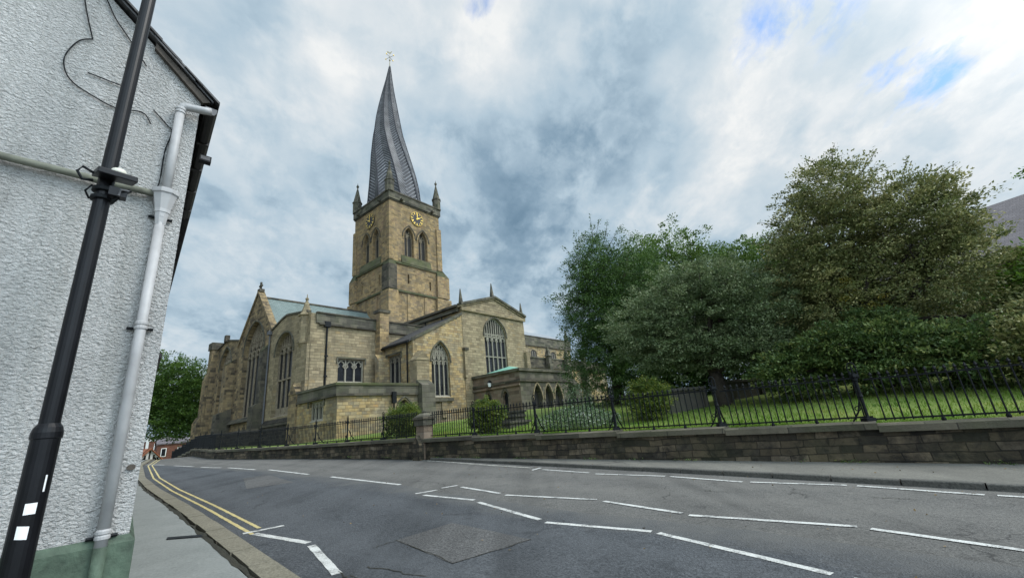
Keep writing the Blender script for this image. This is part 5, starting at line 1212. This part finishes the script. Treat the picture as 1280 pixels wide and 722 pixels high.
def chest(label, x_, y_, rz, L=1.9, Wd=.9, h=.85):
    z = lz(x_, y_); e = empty('chest_tomb', (x_, y_, z), rz); tag(e, label, 'tomb')
    x = MB(); x.box(-L / 2 + .1, L / 2 - .1, -Wd / 2 + .1, Wd / 2 - .1, -.2, h - .14, GRAVE)
    for sx in (-1, 1):
        for sy in (-1, 1): x.box(sx * (L / 2 - .12) - .09, sx * (L / 2 - .12) + .09, sy * (Wd / 2 - .12) - .09, sy * (Wd / 2 - .12) + .09, -.2, h - .143, GRAVE)
    x.build('chest', e, fix=False); x = MB(); x.box(-L / 2, L / 2, -Wd / 2, Wd / 2, h - .137, h, GRAVE); x.build('lid', e, bevel=.02); return e
chest('dark chest tomb in the shade left of the grey-leaved tree trunk', 7.0, 19.4, R(20), 2.2, 1.0, .95)
chest('chest tomb half hidden behind the trunk of the grey-leaved tree', 10.3, 20.6, R(15), 2.0, 1.0, .8)
x_, y_ = 6.0, 18.9; hs = empty('headstone', (x_, y_, lz(x_, y_)), R(15)); tag(hs, 'upright grey headstone just right of the lone round bush', 'headstone')
x = MB(); pts = [(-.38, -.2), (.38, -.2), (.38, 1.05), (.2, 1.25), (0, 1.32), (-.2, 1.25), (-.38, 1.05)]
x.prism([(a, -.06, b) for a, b in pts], [(a, .06, b) for a, b in pts], GRAVE); x.build('slab', hs, bevel=.012)
x = MB(); x.box(-.46, .46, -.14, .14, -.15, .12, GRAVE); x.build('plinth', hs, bevel=.012)

# ------------------------------------------------------------------ buildings in the background
def house(name, label, cat, loc, rz, w, d, eave, ridge, wallm, roofm, wins=(), chim=None, over=.3):
    e = empty(name, loc, rz); tag(e, label, cat); b = MB()
    b.raw([(-w / 2, -d / 2, -3), (w / 2, -d / 2, -3), (w / 2, d / 2, -3), (-w / 2, d / 2, -3), (-w / 2, -d / 2, eave), (w / 2, -d / 2, eave), (w / 2, d / 2, eave), (-w / 2, d / 2, eave), (-w / 2, 0, ridge), (w / 2, 0, ridge)],
          [(0, 1, 5, 4), (2, 3, 7, 6), (1, 2, 6, 9, 5), (3, 0, 4, 8, 7)], wallm)
    b.build('wall', e)
    r = MB(); s = (ridge - eave) / (d / 2)
    for sg in (-1, 1):
        yo = sg * (d / 2 + over); zo = eave - s * over
        r.prism([(-w / 2 - over, 0, ridge + .02), (w / 2 + over, 0, ridge + .02), (w / 2 + over, yo, zo + .02), (-w / 2 - over, yo, zo + .02)], [(-w / 2 - over, 0, ridge + .22), (w / 2 + over, 0, ridge + .22), (w / 2 + over, yo, zo + .22), (-w / 2 - over, yo, zo + .22)], roofm)
    rr = r.build('roof', e)
    if chim: c = MB(); c.box(chim - .5, chim + .5, -.4, .4, ridge - 1, ridge + 1.2, wallm); c.build('chimney', rr)
    for (u, z, ww, hh) in wins:
        wmb = MB(); wmb.box(u - ww / 2, u + ww / 2, -d / 2 - .05, -d / 2 - .002, z, z + hh, WFRAME); wo = wmb.build('window', e)
        g_ = MB(); g_.box(u - ww / 2 + .12, u + ww / 2 - .12, -d / 2 - .06, -d / 2 - .052, z + .12, z + hh - .12, GLASS); g_.build('pane', wo)
    return e
WFRAME = plain('white_joinery', (.7, .7, .68), .6, var=.1)
BRICK = stone('red_brick', [(.13, .05, .035), (.19, .075, .05), (.25, .10, .065)], .35, .12, mortar=(.2, .17, .14), soot=.2)
CONC = plain('pale_concrete', (.55, .55, .53), .8, var=.12)
SOOTY = stone('dark_hall_stone', [(.05, .045, .035), (.08, .07, .055), (.12, .1, .08)], .6, .3, soot=.4)
house('church_hall', 'large hall with a purple-grey slate roof behind the trees at the right edge', 'building', (43.5, 32.5, 0.5), R(-62), 26, 13, 8.6, 13.6, SOOTY, SLATE_P, over=.5)
f_ = dirpt(-39.15, 108)
house('brick_house', 'red brick house with white windows at the far end of the road', 'house', (f_[0], f_[1], -3.2), R(43), 4.4, 5.5, 5.4, 6.6, BRICK, SLATE_P, ((-1.2, 3.2, .8, 1.5), (1.2, 3.2, .8, 1.5), (-1.2, .5, .8, 1.5), (1.2, .5, .8, 1.5)), over=.2)
f_ = dirpt(-42.4, 128)
ob_e = empty('office_block', (f_[0], f_[1], -4.4), R(40)); tag(ob_e, 'brick office block with white concrete bands far down the road', 'building')
x = MB(); x.box(-14, 14, 0, 12, -2, 8.2, BRICK); x.build('wall', ob_e)
x = MB()
for z in (1.2, 4.6, 7.9): x.box(-14.1, 14.1, -.15, -.002, z, z + .7, CONC)
for u in (-9, -3, 3, 9): x.box(u - .25, u + .25, -.4, -.16, -2, 9.2, CONC)
x.build('concrete_band', ob_e, fix=False)
for z in (2.4, 5.7):
    for u in (-11.5, -7, -4.8, -1, 1.0, 5, 7, 11.5):
        x = MB(); x.box(u - .8, u + .8, -.06, -.002, z, z + 1.6, WFRAME); wo = x.build('window', ob_e); x = MB(); x.box(u - .68, u + .68, -.075, -.062, z + .12, z + 1.48, GLASS); x.build('pane', wo)
f_ = dirpt(-40.75, 93)
tg = empty('timber_framed_house', (f_[0], f_[1], -2.5), R(64)); tg.scale = (.82, .82, .82); tag(tg, 'small black and white timber framed gable with orange tiled roof down the road', 'house')
PLAST = plain('white_plaster', (.72, .71, .67), .85, var=.1); TIMB = plain('black_timber', (.015, .013, .012), .8)
x = MB(); x.raw([(-2.9, 0, -2), (2.9, 0, -2), (2.9, 8, -2), (-2.9, 8, -2), (-2.9, 0, 1.7), (2.9, 0, 1.7), (2.9, 8, 1.7), (-2.9, 8, 1.7), (0, 0, 4.6), (0, 8, 4.6)], [(0, 1, 5, 8, 4), (2, 3, 7, 9, 6), (1, 2, 6, 5), (3, 0, 4, 7)], PLAST); x.build('wall', tg)
x = MB(); fr_ = Frame((0, 0, 0), (1, 0, 0), (0, -1, 0))
for p, q in (((-2.9, 1.7), (2.9, 1.7)), ((-2.0, 2.6), (2.0, 2.6)), ((0, -2), (0, 4.4)), ((-1.4, -2), (-1.4, 3.1)), ((1.4, -2), (1.4, 3.1)), ((-2.8, -2), (-2.8, 1.7)), ((2.8, -2), (2.8, 1.7)), ((-2.1, 1.7), (-.7, 3.2)), ((2.1, 1.7), (.7, 3.2)), ((-2.9, .3), (2.9, .3)), ((-.7, 1.7), (-.7, 3.6)), ((.7, 1.7), (.7, 3.6))): bar(x, fr_, [p, q], .24, -.06, .0, TIMB)
x.build('timber_frame', tg, fix=False)
x = MB()
for sg in (-1, 1): x.prism([(0, -.4, 4.62), (sg * 3.3, -.4, 1.32), (sg * 3.3, 8.2, 1.32), (0, 8.2, 4.62)], [(0, -.4, 4.85), (sg * 3.3, -.4, 1.55), (sg * 3.3, 8.2, 1.55), (0, 8.2, 4.85)], TILE_R)
x.build('roof', tg)
x = MB(); bar(x, fr_, [(-3.3, 1.45), (0, 4.75), (3.3, 1.45)], .3, .41, .45, TIMB); bx = x.build('bargeboard', tg)

# ------------------------------------------------------------------ roughcast cottage at the left
WAZ = -48.0                                                     # outward view direction onto the gable wall
gdir = Vector((math.cos(R(WAZ)) * 1.0, -math.sin(R(WAZ)), 0))   # along the gable, to the right
gdir = Vector((math.sin(R(WAZ + 90)), math.cos(R(WAZ + 90)), 0)); gn_ = -Vector((math.sin(R(WAZ)), math.cos(R(WAZ)), 0))  # normal points to the camera
FAZ = -42.4; fdir = Vector((math.sin(R(FAZ)), math.cos(R(FAZ)), 0))   # along the street front, away from the camera
DW = 4.6; CT = DW * math.tan(R(48.0 - 41.3))                    # corner position along the gable
corner = -gn_ * DW + gdir * CT
gzc = gz(corner.x, corner.y) + .1
cot = empty('roughcast_cottage', (corner.x, corner.y, gzc), 0.0)
tag(cot, 'white roughcast cottage gable with green plinth and white downpipe at the left edge', 'house')
def C_(t, z, out=0.0, back=0.0): # t metres left(-)/right(+) of the corner along the gable, z above eye level, out of the wall
    p = gdir * t + gn_ * out + fdir * back; return Vector((p.x, p.y, z - gzc))
RC, t, b = new_mat('white_roughcast')
tc = t.new('ShaderNodeTexCoord').outputs['Object']
mp = t.mapping(tc, (1, 1, 1.35)); v1 = t.noise(mp, 35, 4, .6, .5); v2 = t.noise(mp, 85, 3, .6); v3 = t.new('ShaderNodeTexVoronoi', ins={'Vector': mp, 'Scale': 42.0}); v3.feature = 'SMOOTH_F1'
h = t.math('ADD', t.math('MULTIPLY', v1, 1.5), t.math('ADD', t.math('MULTIPLY', v2, .35), t.math('MULTIPLY', v3.outputs['Distance'], -.5)))
dirt = t.noise(t.mapping(tc, (1.3, 1.3, .5)), 1.2, 5, .65)
pit = t.ramp(v1, ((.22, 1.0), (.38, 0.0)))
c = t.ramp(dirt, ((.3, (.375, .37, .36)), (.55, (.51, .503, .488)), (.75, (.56, .552, .535))))
streak = t.ramp(t.noise(t.mapping(tc, (7, 7, .35)), 1.0, 5, .65), ((.5, 0.0), (.72, 1.0)))
c = t.mix(t.math('MULTIPLY', streak, .5), c, (.27, .27, .25))
blotch = t.ramp(t.noise(tc, 2.3, 6, .7, .4), ((.55, 0.0), (.7, 1.0)))
c = t.mix(t.math('MULTIPLY', blotch, .3), c, (.31, .31, .29))
c = t.mix(t.math('MULTIPLY', pit, .55), c, (.2, .2, .2))
t.l.new(c, b.inputs['Base Color']); b.inputs['Roughness'].default_value = .8
bp = t.new('ShaderNodeBump', ins={'Strength': 1.0, 'Distance': .032, 'Height': h}); t.l.new(bp.outputs[0], b.inputs['Normal'])
GREENP = plain('green_masonry_paint', (.068, .10, .07), .75, var=.6, scale=9, bump=.6)
WPIPE = plain('white_pipe', (.37, .362, .36), .5, var=.3, scale=4)
MOSSPIPE = plain('mossy_pipe', (.16, .165, .13), .8, var=.6, scale=7)
GUT = plain('dark_gutter', (.02, .018, .017), .5, var=.4)
ROTW = plain('weathered_wood', (.07, .058, .048), .9, var=.5, scale=14, bump=.6)
PT = -.118                                                        # plinth top relative to the eye, per metre of wall distance
zpl = PT * DW
HB = 6.0
def eave_h(tt): return .742 * DW + .12 - tt * .90 if tt < 0 else .742 * DW + .12
x = MB()
zc = eave_h(0); zl = eave_h(-HB)
face = [(-HB, gzc - .4), (0, gzc - .4), (0, zc), (-HB / 2, eave_h(-HB / 2)), (-HB, zc)]
nsub = 1
x.raw([C_(a, q) for a, q in face], [(0, 1, 2, 3, 4)], RC)
x.raw([C_(0, gzc - .4), C_(0, gzc - .4, 0, 9), C_(0, zc, 0, 9), C_(0, zc)], [(0, 1, 2, 3)], RC)
x.raw([C_(-HB, gzc - .4), C_(-HB, gzc - .4, 0, 9), C_(-HB, zc, 0, 9), C_(-HB, zc)], [(0, 1, 2, 3)], RC)
x.raw([C_(a, q, 0, 9) for a, q in face], [(0, 1, 2, 3, 4)], RC)
x.build('wall', cot, fix=False)
x = MB(); o_ = .035
x.raw([C_(-HB, gzc - .4, o_), C_(o_, gzc - .4, o_), C_(o_, zpl - .03, o_), C_(-HB, zpl - .03, o_), C_(0.004, zpl + .02, .004), C_(-HB, zpl + .02, .004), C_(o_, gzc - .4, o_, 9), C_(o_, zpl - .03, o_, 9), C_(0.004, zpl + .02, .004, 9)], [(0, 1, 2, 3), (3, 2, 4, 5), (1, 6, 7, 2), (2, 7, 8, 4)], GREENP)
x.build('plinth', cot, bevel=.008)
# roof: verge slates in several overlapping courses, bargeboard behind
x = MB(); ang = math.atan(.90)
def RP(s, up, out, back=0.0): # s metres up the verge from the eave
    return C_(.13 - s * math.cos(ang), eave_h(0) - .05 + s * math.sin(ang) + up, out, back)
for k in range(18):
    s0 = k * .24; 
    for layer in range(1):
        j1 = random.uniform(-.012, .012)
        x.prism([RP(s0 - .02, .0, .085 + j1), RP(s0 + .42, -.004, .085 + j1), RP(s0 + .42, -.004, -.1, 9), RP(s0 - .02, .0, -.1, 9)], [RP(s0 - .02, .028, .085 + j1), RP(s0 + .42, .012, .085 + j1), RP(s0 + .42, .012, -.1, 9), RP(s0 - .02, .028, -.1, 9)], SLATE_D)
        x.prism([RP(s0 + .05, -.035, .07 - j1), RP(s0 + .3, -.035, .07 - j1), RP(s0 + .3, -.035, -.02), RP(s0 + .05, -.035, -.02)], [RP(s0 + .05, -.012, .07 - j1), RP(s0 + .3, -.012, .07 - j1), RP(s0 + .3, -.012, -.02), RP(s0 + .05, -.012, -.02)], SLATE_D)
def RL(s, up, out, back=0.0): return C_(-HB - .17 + s * math.cos(ang), eave_h(0) - .06 + s * math.sin(ang) + up, out, back)
x.prism([RL(0, 0, .085), RL(4.4, 0, .085), RL(4.4, 0, -.1, 9), RL(0, 0, -.1, 9)], [RL(0, .03, .085), RL(4.4, .03, .085), RL(4.4, .03, -.1, 9), RL(0, .03, -.1, 9)], SLATE_D)
x.build('roof', cot, fix=False)
x = MB(); x.prism([RP(.16, -.14, .045), RP(.75, -.12, .045), RP(.75, -.05, .045), RP(.08, -.05, .045)], [RP(.16, -.14, .004), RP(.75, -.12, .004), RP(.75, -.05, .004), RP(.08, -.05, .004)], ROTW); x.build('bargeboard', cot)
# gutter along the street front
x = MB(); zg = .742 * DW - .03; gp_ = []
prof_g = [(-.052, .03), (-.048, -.02), (-.03, -.048), (0, -.058), (.03, -.048), (.048, -.02), (.052, .03), (.042, .03), (.036, -.012), (0, -.044), (-.036, -.012), (-.042, .03)]
A = [C_(.085 + u, zg + v, .06) for u, v in prof_g]; Bq = [C_(.085 + u, zg + v, 0, 2.6) for u, v in prof_g]
x.prism(A, Bq, GUT, cap=False); x.raw([C_(.085 + u, zg + v, .062) for u, v in prof_g[:7]], [tuple(range(7))], PIPE)
for q in (.5, 1.1, 1.7, 2.3): x.prism([C_(.03, zg - .064, 0, q), C_(.138, zg - .064, 0, q), C_(.138, zg + .03, 0, q), C_(.03, zg + .03, 0, q)], [C_(.03, zg - .064, 0, q + .04), C_(.138, zg - .064, 0, q + .04), C_(.138, zg + .03, 0, q + .04), C_(.03, zg + .03, 0, q + .04)], GUT)
x.build('gutter', cot, fix=False)
# white downpipe with swan neck, hopper, brackets and the green-painted foot
def wall_t(az): return DW * math.tan(R(az - WAZ)) - CT
def wall_z(az, tn): return tn * DW / math.cos(R(az - WAZ))
pt = wall_t(-43.2); zh = wall_z(-43.3, .491)
pr = .037; x = MB(); ztop = wall_z(-42, .735)
x.tube([C_(.08, zg - .06, .12), C_(.02, zg - .075, .115), C_(pt + .05, zg - .075, .07), C_(pt + .012, zg - .085, .065), C_(pt, zg - .12, .06), C_(pt, zg - .2, .06)], pr, WPIPE, 12)
x.tube([C_(pt, zg - .16, .06), C_(pt, zh - .02, .06)], pr * 1.0, WPIPE, 14)
zgr = PT * DW - .03
x.tube([C_(pt, zh - .2, .06), C_(pt, zgr - .01, .06)], pr, WPIPE, 14)
dpipe = x.build('downpipe', cot, smooth=True)
x = MB(); x.tube([C_(pt, zgr + .0, .06), C_(pt, gzc, .06)], pr * 1.04, GREENP, 14); x.build('downpipe_foot', dpipe, smooth=True)
x = MB()
def octo(r, z, m=8): return [C_(pt + r * math.cos(2 * math.pi * k / m + math.pi / 8), z, .066 + r * .78 * math.sin(2 * math.pi * k / m + math.pi / 8)) for k in range(m)]
hop = [(a * 1.15, b * 1.3) for a, b in [(.082, .055), (.092, .05), (.092, .02), (.080, .012), (.072, -.02), (.052, -.10), (.052, -.125), (.046, -.13), (.034, -.22)]]
for (r0, z0), (r1, z1) in zip(hop, hop[1:]): x.prism(octo(r0, zh + z0), octo(r1, zh + z1), WPIPE, cap=False)
x.raw(octo(.082 * 1.15, zh + .055 * 1.3), [tuple(range(8))], WPIPE); x.build('hopper', dpipe)
for zz in (zg - .17, zh - .21, wall_z(-43.4, .222), zgr + .05):
    x = MB()
    for q in (0, .035): x.lathe(0, 0, [(pr * 1.02, zz + q - .004), (pr * 1.2, zz + q), (pr * 1.2, zz + q + .018), (pr * 1.02, zz + q + .03)], WPIPE, 14)
    for i in range(len(x.v)): v = Vector(x.v[i]); x.v[i] = tuple(C_(pt + v.x, v.z, .06 + v.y))
    if zz < zg - .5: x.tube([C_(pt - .085, zz + .01, .02), C_(pt + .085, zz + .01, .02)], .013, IRON, 6)
    x.build('pipe_collar', dpipe, fix=False)
# horizontal mossy pipe into the hopper, thin cables, security light and old fixing
x = MB(); zp = .496 * DW; x.tube([C_(-3.0, zp + .0, .05), C_(pt - .05, zp - .0, .055)], .030, MOSSPIPE, 10); x.build('waste_pipe', cot, smooth=True)
x = MB()
def tn(az, tn_, o=.015): return C_(wall_t(az), wall_z(az, tn_), o)
for pts in ([(-57, 1.06), (-52.2, .93), (-50.5, .875), (-49.2, .845), (-47, .79)], [(-55, .99), (-54, .95), (-53.0, .87), (-51.8, .80)],
            [(-51.8, .80), (-52.8, .78), (-53.4, .73), (-52.6, .69), (-50.5, .672), (-48.6, .665), (-46.5, .675), (-45.6, .655)], [(-45.6, .69), (-44.2, .665), (-43.6, .65), (-43.9, .60), (-43.9, .52), (-44.6, .505)], [(-51.5, .72), (-48, .72)]):
    P = [pts[0]] + list(pts) + [pts[-1]]; sm = []
    for i in range(1, len(P) - 2):
        for k in range(6):
            u = k / 6; sm.append(tuple(.5 * (2 * P[i][j] + (P[i + 1][j] - P[i - 1][j]) * u + (2 * P[i - 1][j] - 5 * P[i][j] + 4 * P[i + 1][j] - P[i + 2][j]) * u * u + (3 * P[i][j] - P[i - 1][j] - 3 * P[i + 1][j] + P[i + 2][j]) * u ** 3) for j in (0, 1)))
    sm.append(pts[-1])
    x.tube([tn(a, q) for a, q in sm], .0055, IRON, 5)
x.build('cable', cot, fix=False)
x = MB(); x.box(-.055, .055, -.04, .04, -.03, .04, IRON); 
for i in range(len(x.v)): v = Vector(x.v[i]); x.v[i] = tuple(C_(.13 + v.x, .742 * DW - .26 + v.z, -.0, .55 + v.y))
sl = x.build('security_light', cot); x = MB(); x.poly([C_(.085, .742 * DW - .275, 0, .508), C_(.172, .742 * DW - .275, 0, .508), C_(.172, .742 * DW - .232, 0, .508), C_(.085, .742 * DW - .232, 0, .508)], PIPE); x.build('lens', sl)
x = MB(); cvt, cvz = wall_t(-42.0), wall_z(-42.0, -.03)
ringv = [C_(cvt + .028 * math.cos(a), wall_z(-41.6, .0) - .055 + .022 * math.sin(a), .012) for a in np.linspace(0, 2 * math.pi, 12)[:-1]]
x.raw(ringv, [tuple(range(11))], ROTW); x.build('old_vent', cot)
# neighbouring cottage further along the front
nx = corner + fdir * 9.3; n2 = empty('neighbouring_cottage', (nx.x, nx.y, gz(nx.x, nx.y) + .1), 0.0); tag(n2, 'lower white cottage adjoining the roughcast gable, only its dark gutter showing', 'house')
nz0 = gz(nx.x, nx.y) + .1
def N_(t_, z, back): p = gdir * t_ + fdir * back; return Vector((p.x, p.y, z - nz0))
x = MB(); x.raw([N_(a, q, bb) for bb in (-.25, 8) for a, q in ((-6, nz0 - .4), (-.05, nz0 - .4), (-.05, 2.55), (-3, 4.9), (-6, 2.55))], [(0, 1, 2, 3, 4), (5, 9, 8, 7, 6), (1, 6, 7, 2), (0, 4, 9, 5)], RC); x.build('wall', n2)
x = MB(); x.prism([N_(.15, 2.45, -.3), N_(-3, 4.95, -.3), N_(-3, 4.95, 8), N_(.15, 2.45, 8)], [N_(.15, 2.53, -.3), N_(-3, 5.03, -.3), N_(-3, 5.03, 8), N_(.15, 2.53, 8)], SLATE_D); x.prism([N_(-6.2, 2.45, -.3), N_(-3, 4.95, -.3), N_(-3, 4.95, 8), N_(-6.2, 2.45, 8)], [N_(-6.2, 2.53, -.3), N_(-3, 5.03, -.3), N_(-3, 5.03, 8), N_(-6.2, 2.53, 8)], SLATE_D); x.build('roof', n2)
x = MB(); x.tube([N_(.17, 2.42, -.35), N_(.17, 2.42, 8)], .07, GUT, 8); x.build('gutter', n2)

# ------------------------------------------------------------------ street lamp in front of the cottage
LD = 4.1; lx, ly = dirpt(-48.1, LD); lg = gz(lx, ly) + .1
lamp = empty('street_lamp', (lx, ly, lg)); tag(lamp, 'tall black lamp post with white stickers on its base, before the roughcast wall', 'street lamp')
BLK = plain('black_gloss_paint', (.005, .005, .0065), .38, 0, .5, 9, spec=.22)
zc_ = .052 * LD - lg
x = MB(); x.lathe(0, 0, [(.069, -.1), (.069, zc_ - .05), (.069, zc_ - .03)], BLK, 24); x.build('base', lamp, fix=False, smooth=False)
x = MB(); x.lathe(0, 0, [(.069, zc_ - .04), (.075, zc_ - .035), (.075, zc_ + .0), (.068, zc_ + .03), (.052, zc_ + .055)], BLK, 24); x.build('collar', lamp, fix=False)
x = MB(); x.lathe(0, 0, [(.051, zc_ + .04), (.050, zc_ + 1.2), (.047, 4.6), (.043, 7.3)], BLK, 20); sh = x.build('shaft', lamp, fix=False)
for nm in ('base', 'collar', 'shaft'):
    pass
x = MB(); x.tube([(0, 0, 7.2), (.1, .06, 7.55), (.45, .3, 7.7), (1.1, .75, 7.75)], .035, BLK, 8); x.build('arm', lamp, smooth=True)
x = MB(); M_ = Matrix.Translation((1.35, .92, 7.74)) @ Matrix.Rotation(math.atan2(.75, 1.1), 4, 'Z'); x.box(-.32, .32, -.12, .12, -.02, .1, PIPE, M_); ln = x.build('lantern', lamp, bevel=.03)
STK = plain('white_sticker', (.75, .75, .75), .5, var=.08)
def sticker(a0, a1, z0, z1, slant=0.0):
    x = MB(); K = 6; P0, P1 = [], []
    for k in range(K + 1):
        a = R(a0 + (a1 - a0) * k / K); P0.append((.0706 * math.sin(a), .0706 * math.cos(a), z0 + slant * k / K)); P1.append((.0706 * math.sin(a), .0706 * math.cos(a), z1 + slant * k / K))
    x.raw(P0 + P1, [(k, k + 1, K + 2 + k, K + 1 + k) for k in range(K)], STK); return x.build('sticker', lamp)
zz = lambda tnv: tnv * LD - lg
sticker(108, 150, zz(-.062), zz(-.047)); sticker(118, 160, zz(-.095), zz(-.078), .01); sticker(92, 100, zz(-.033), zz(-.01))
# box sensor and clamp camera fixed to the post
sx_ = empty('pole_sensor', (lx, ly, .50 * LD)); tag(sx_, 'small black bracket sensor with pale dome clamped to the lamp post', 'sensor')
rt = gdir; tw = gn_
def S_(a, o, z): p = rt * a * 1.15 + tw * o * 1.2; return (p.x, p.y, z * 1.15)
x = MB(); x.prism([S_(-.075, .02, .01), S_(.13, .02, .01), S_(.15, .13, -.01), S_(-.05, .15, -.01)], [S_(-.07, .02, .06), S_(.125, .02, .06), S_(.145, .13, .03), S_(-.05, .15, .03)], BLK); x.build('housing', sx_, bevel=.006)
x = MB(); cx_, cy_ = (rt * .055 + tw * .07).x, (rt * .055 + tw * .07).y; x.lathe(cx_, cy_, [(.05, .05), (.05, .075), (.042, .095), (.02, .10)], plain('cream_plastic', (.6, .58, .5), .5), 14); x.build('dome', sx_, smooth=True)
x = MB(); x.lathe(0, 0, [(.066, -.09), (.07, -.085), (.07, -.06), (.066, -.055)], IRON, 16); x.lathe(0, 0, [(.066, -.16), (.07, -.155), (.07, -.135), (.066, -.13)], IRON, 16); x.tube([S_(.05, .06, -.15), S_(.09, .09, -.10), S_(.12, .06, -.05)], .016, IRON, 7); x.prism([S_(.02, .05, -.13), S_(.11, .05, -.13), S_(.11, .11, -.13), S_(.02, .11, -.13)], [S_(.02, .05, -.07), S_(.11, .05, -.07), S_(.11, .11, -.07), S_(.02, .11, -.07)], BLK); x.tube([S_(.07, .115, -.13), S_(.075, .125, -.09), S_(.115, .11, -.08)], .008, PIPE, 6); x.build('clamp', sx_, fix=False)
x = MB(); x.tube([S_(-.06, .05, .02), S_(-.12, .05, .05), S_(-.14, .05, .01), S_(-.11, .05, -.04), S_(-.06, .05, -.03)], .01, IRON, 6); x.tube([S_(-.06, .04, -.06), S_(-.085, .04, -.11), S_(-.06, .04, -.16)], .007, IRON, 6); x.build('cable_loop', sx_, smooth=True)

# ------------------------------------------------------------------ small things on the pavement
def gpt(x, y, dz): return (x, y, gz(x, y) + dz)
dc = MB(); a, b_, w_ = Vector((-5.72, 7.20, 0)), Vector((-5.17, 7.22, 0)), Vector((-.1, .14, 0))
M4 = [a, b_, b_ + w_, a + w_]
dc.prism([gpt(p.x, p.y, .098) for p in M4], [gpt(p.x, p.y, .112) for p in M4], IRON)
tag(dc.build('drain_cover'), 'dark metal drainage channel cover set across the near pavement', 'drain cover')
LITTER = plain('dead_leaf', (.16, .11, .05), .8)
lt = 260; gp = np.zeros((lt, 3))
for i in range(lt):
    p = W(-24.2 + rng.random() * 3.0 if i % 2 else -30 + rng.random() * 8, rng.uniform(36, 54)); gp[i] = (p.x, p.y, gz(p.x, p.y) + (.10 if i % 2 and -22.9 < to_wn(p.x, p.y)[0] else .012))
d_ = rng.normal(size=(lt, 3)); d_[:, 2] *= .15
tag(leaf_mesh('fallen_leaves', None, gp, rng.uniform(.02, .05, lt), d_, LITTER, .6), 'scattered small dead leaves on the road and far pavement', 'leaves', kind='stuff')
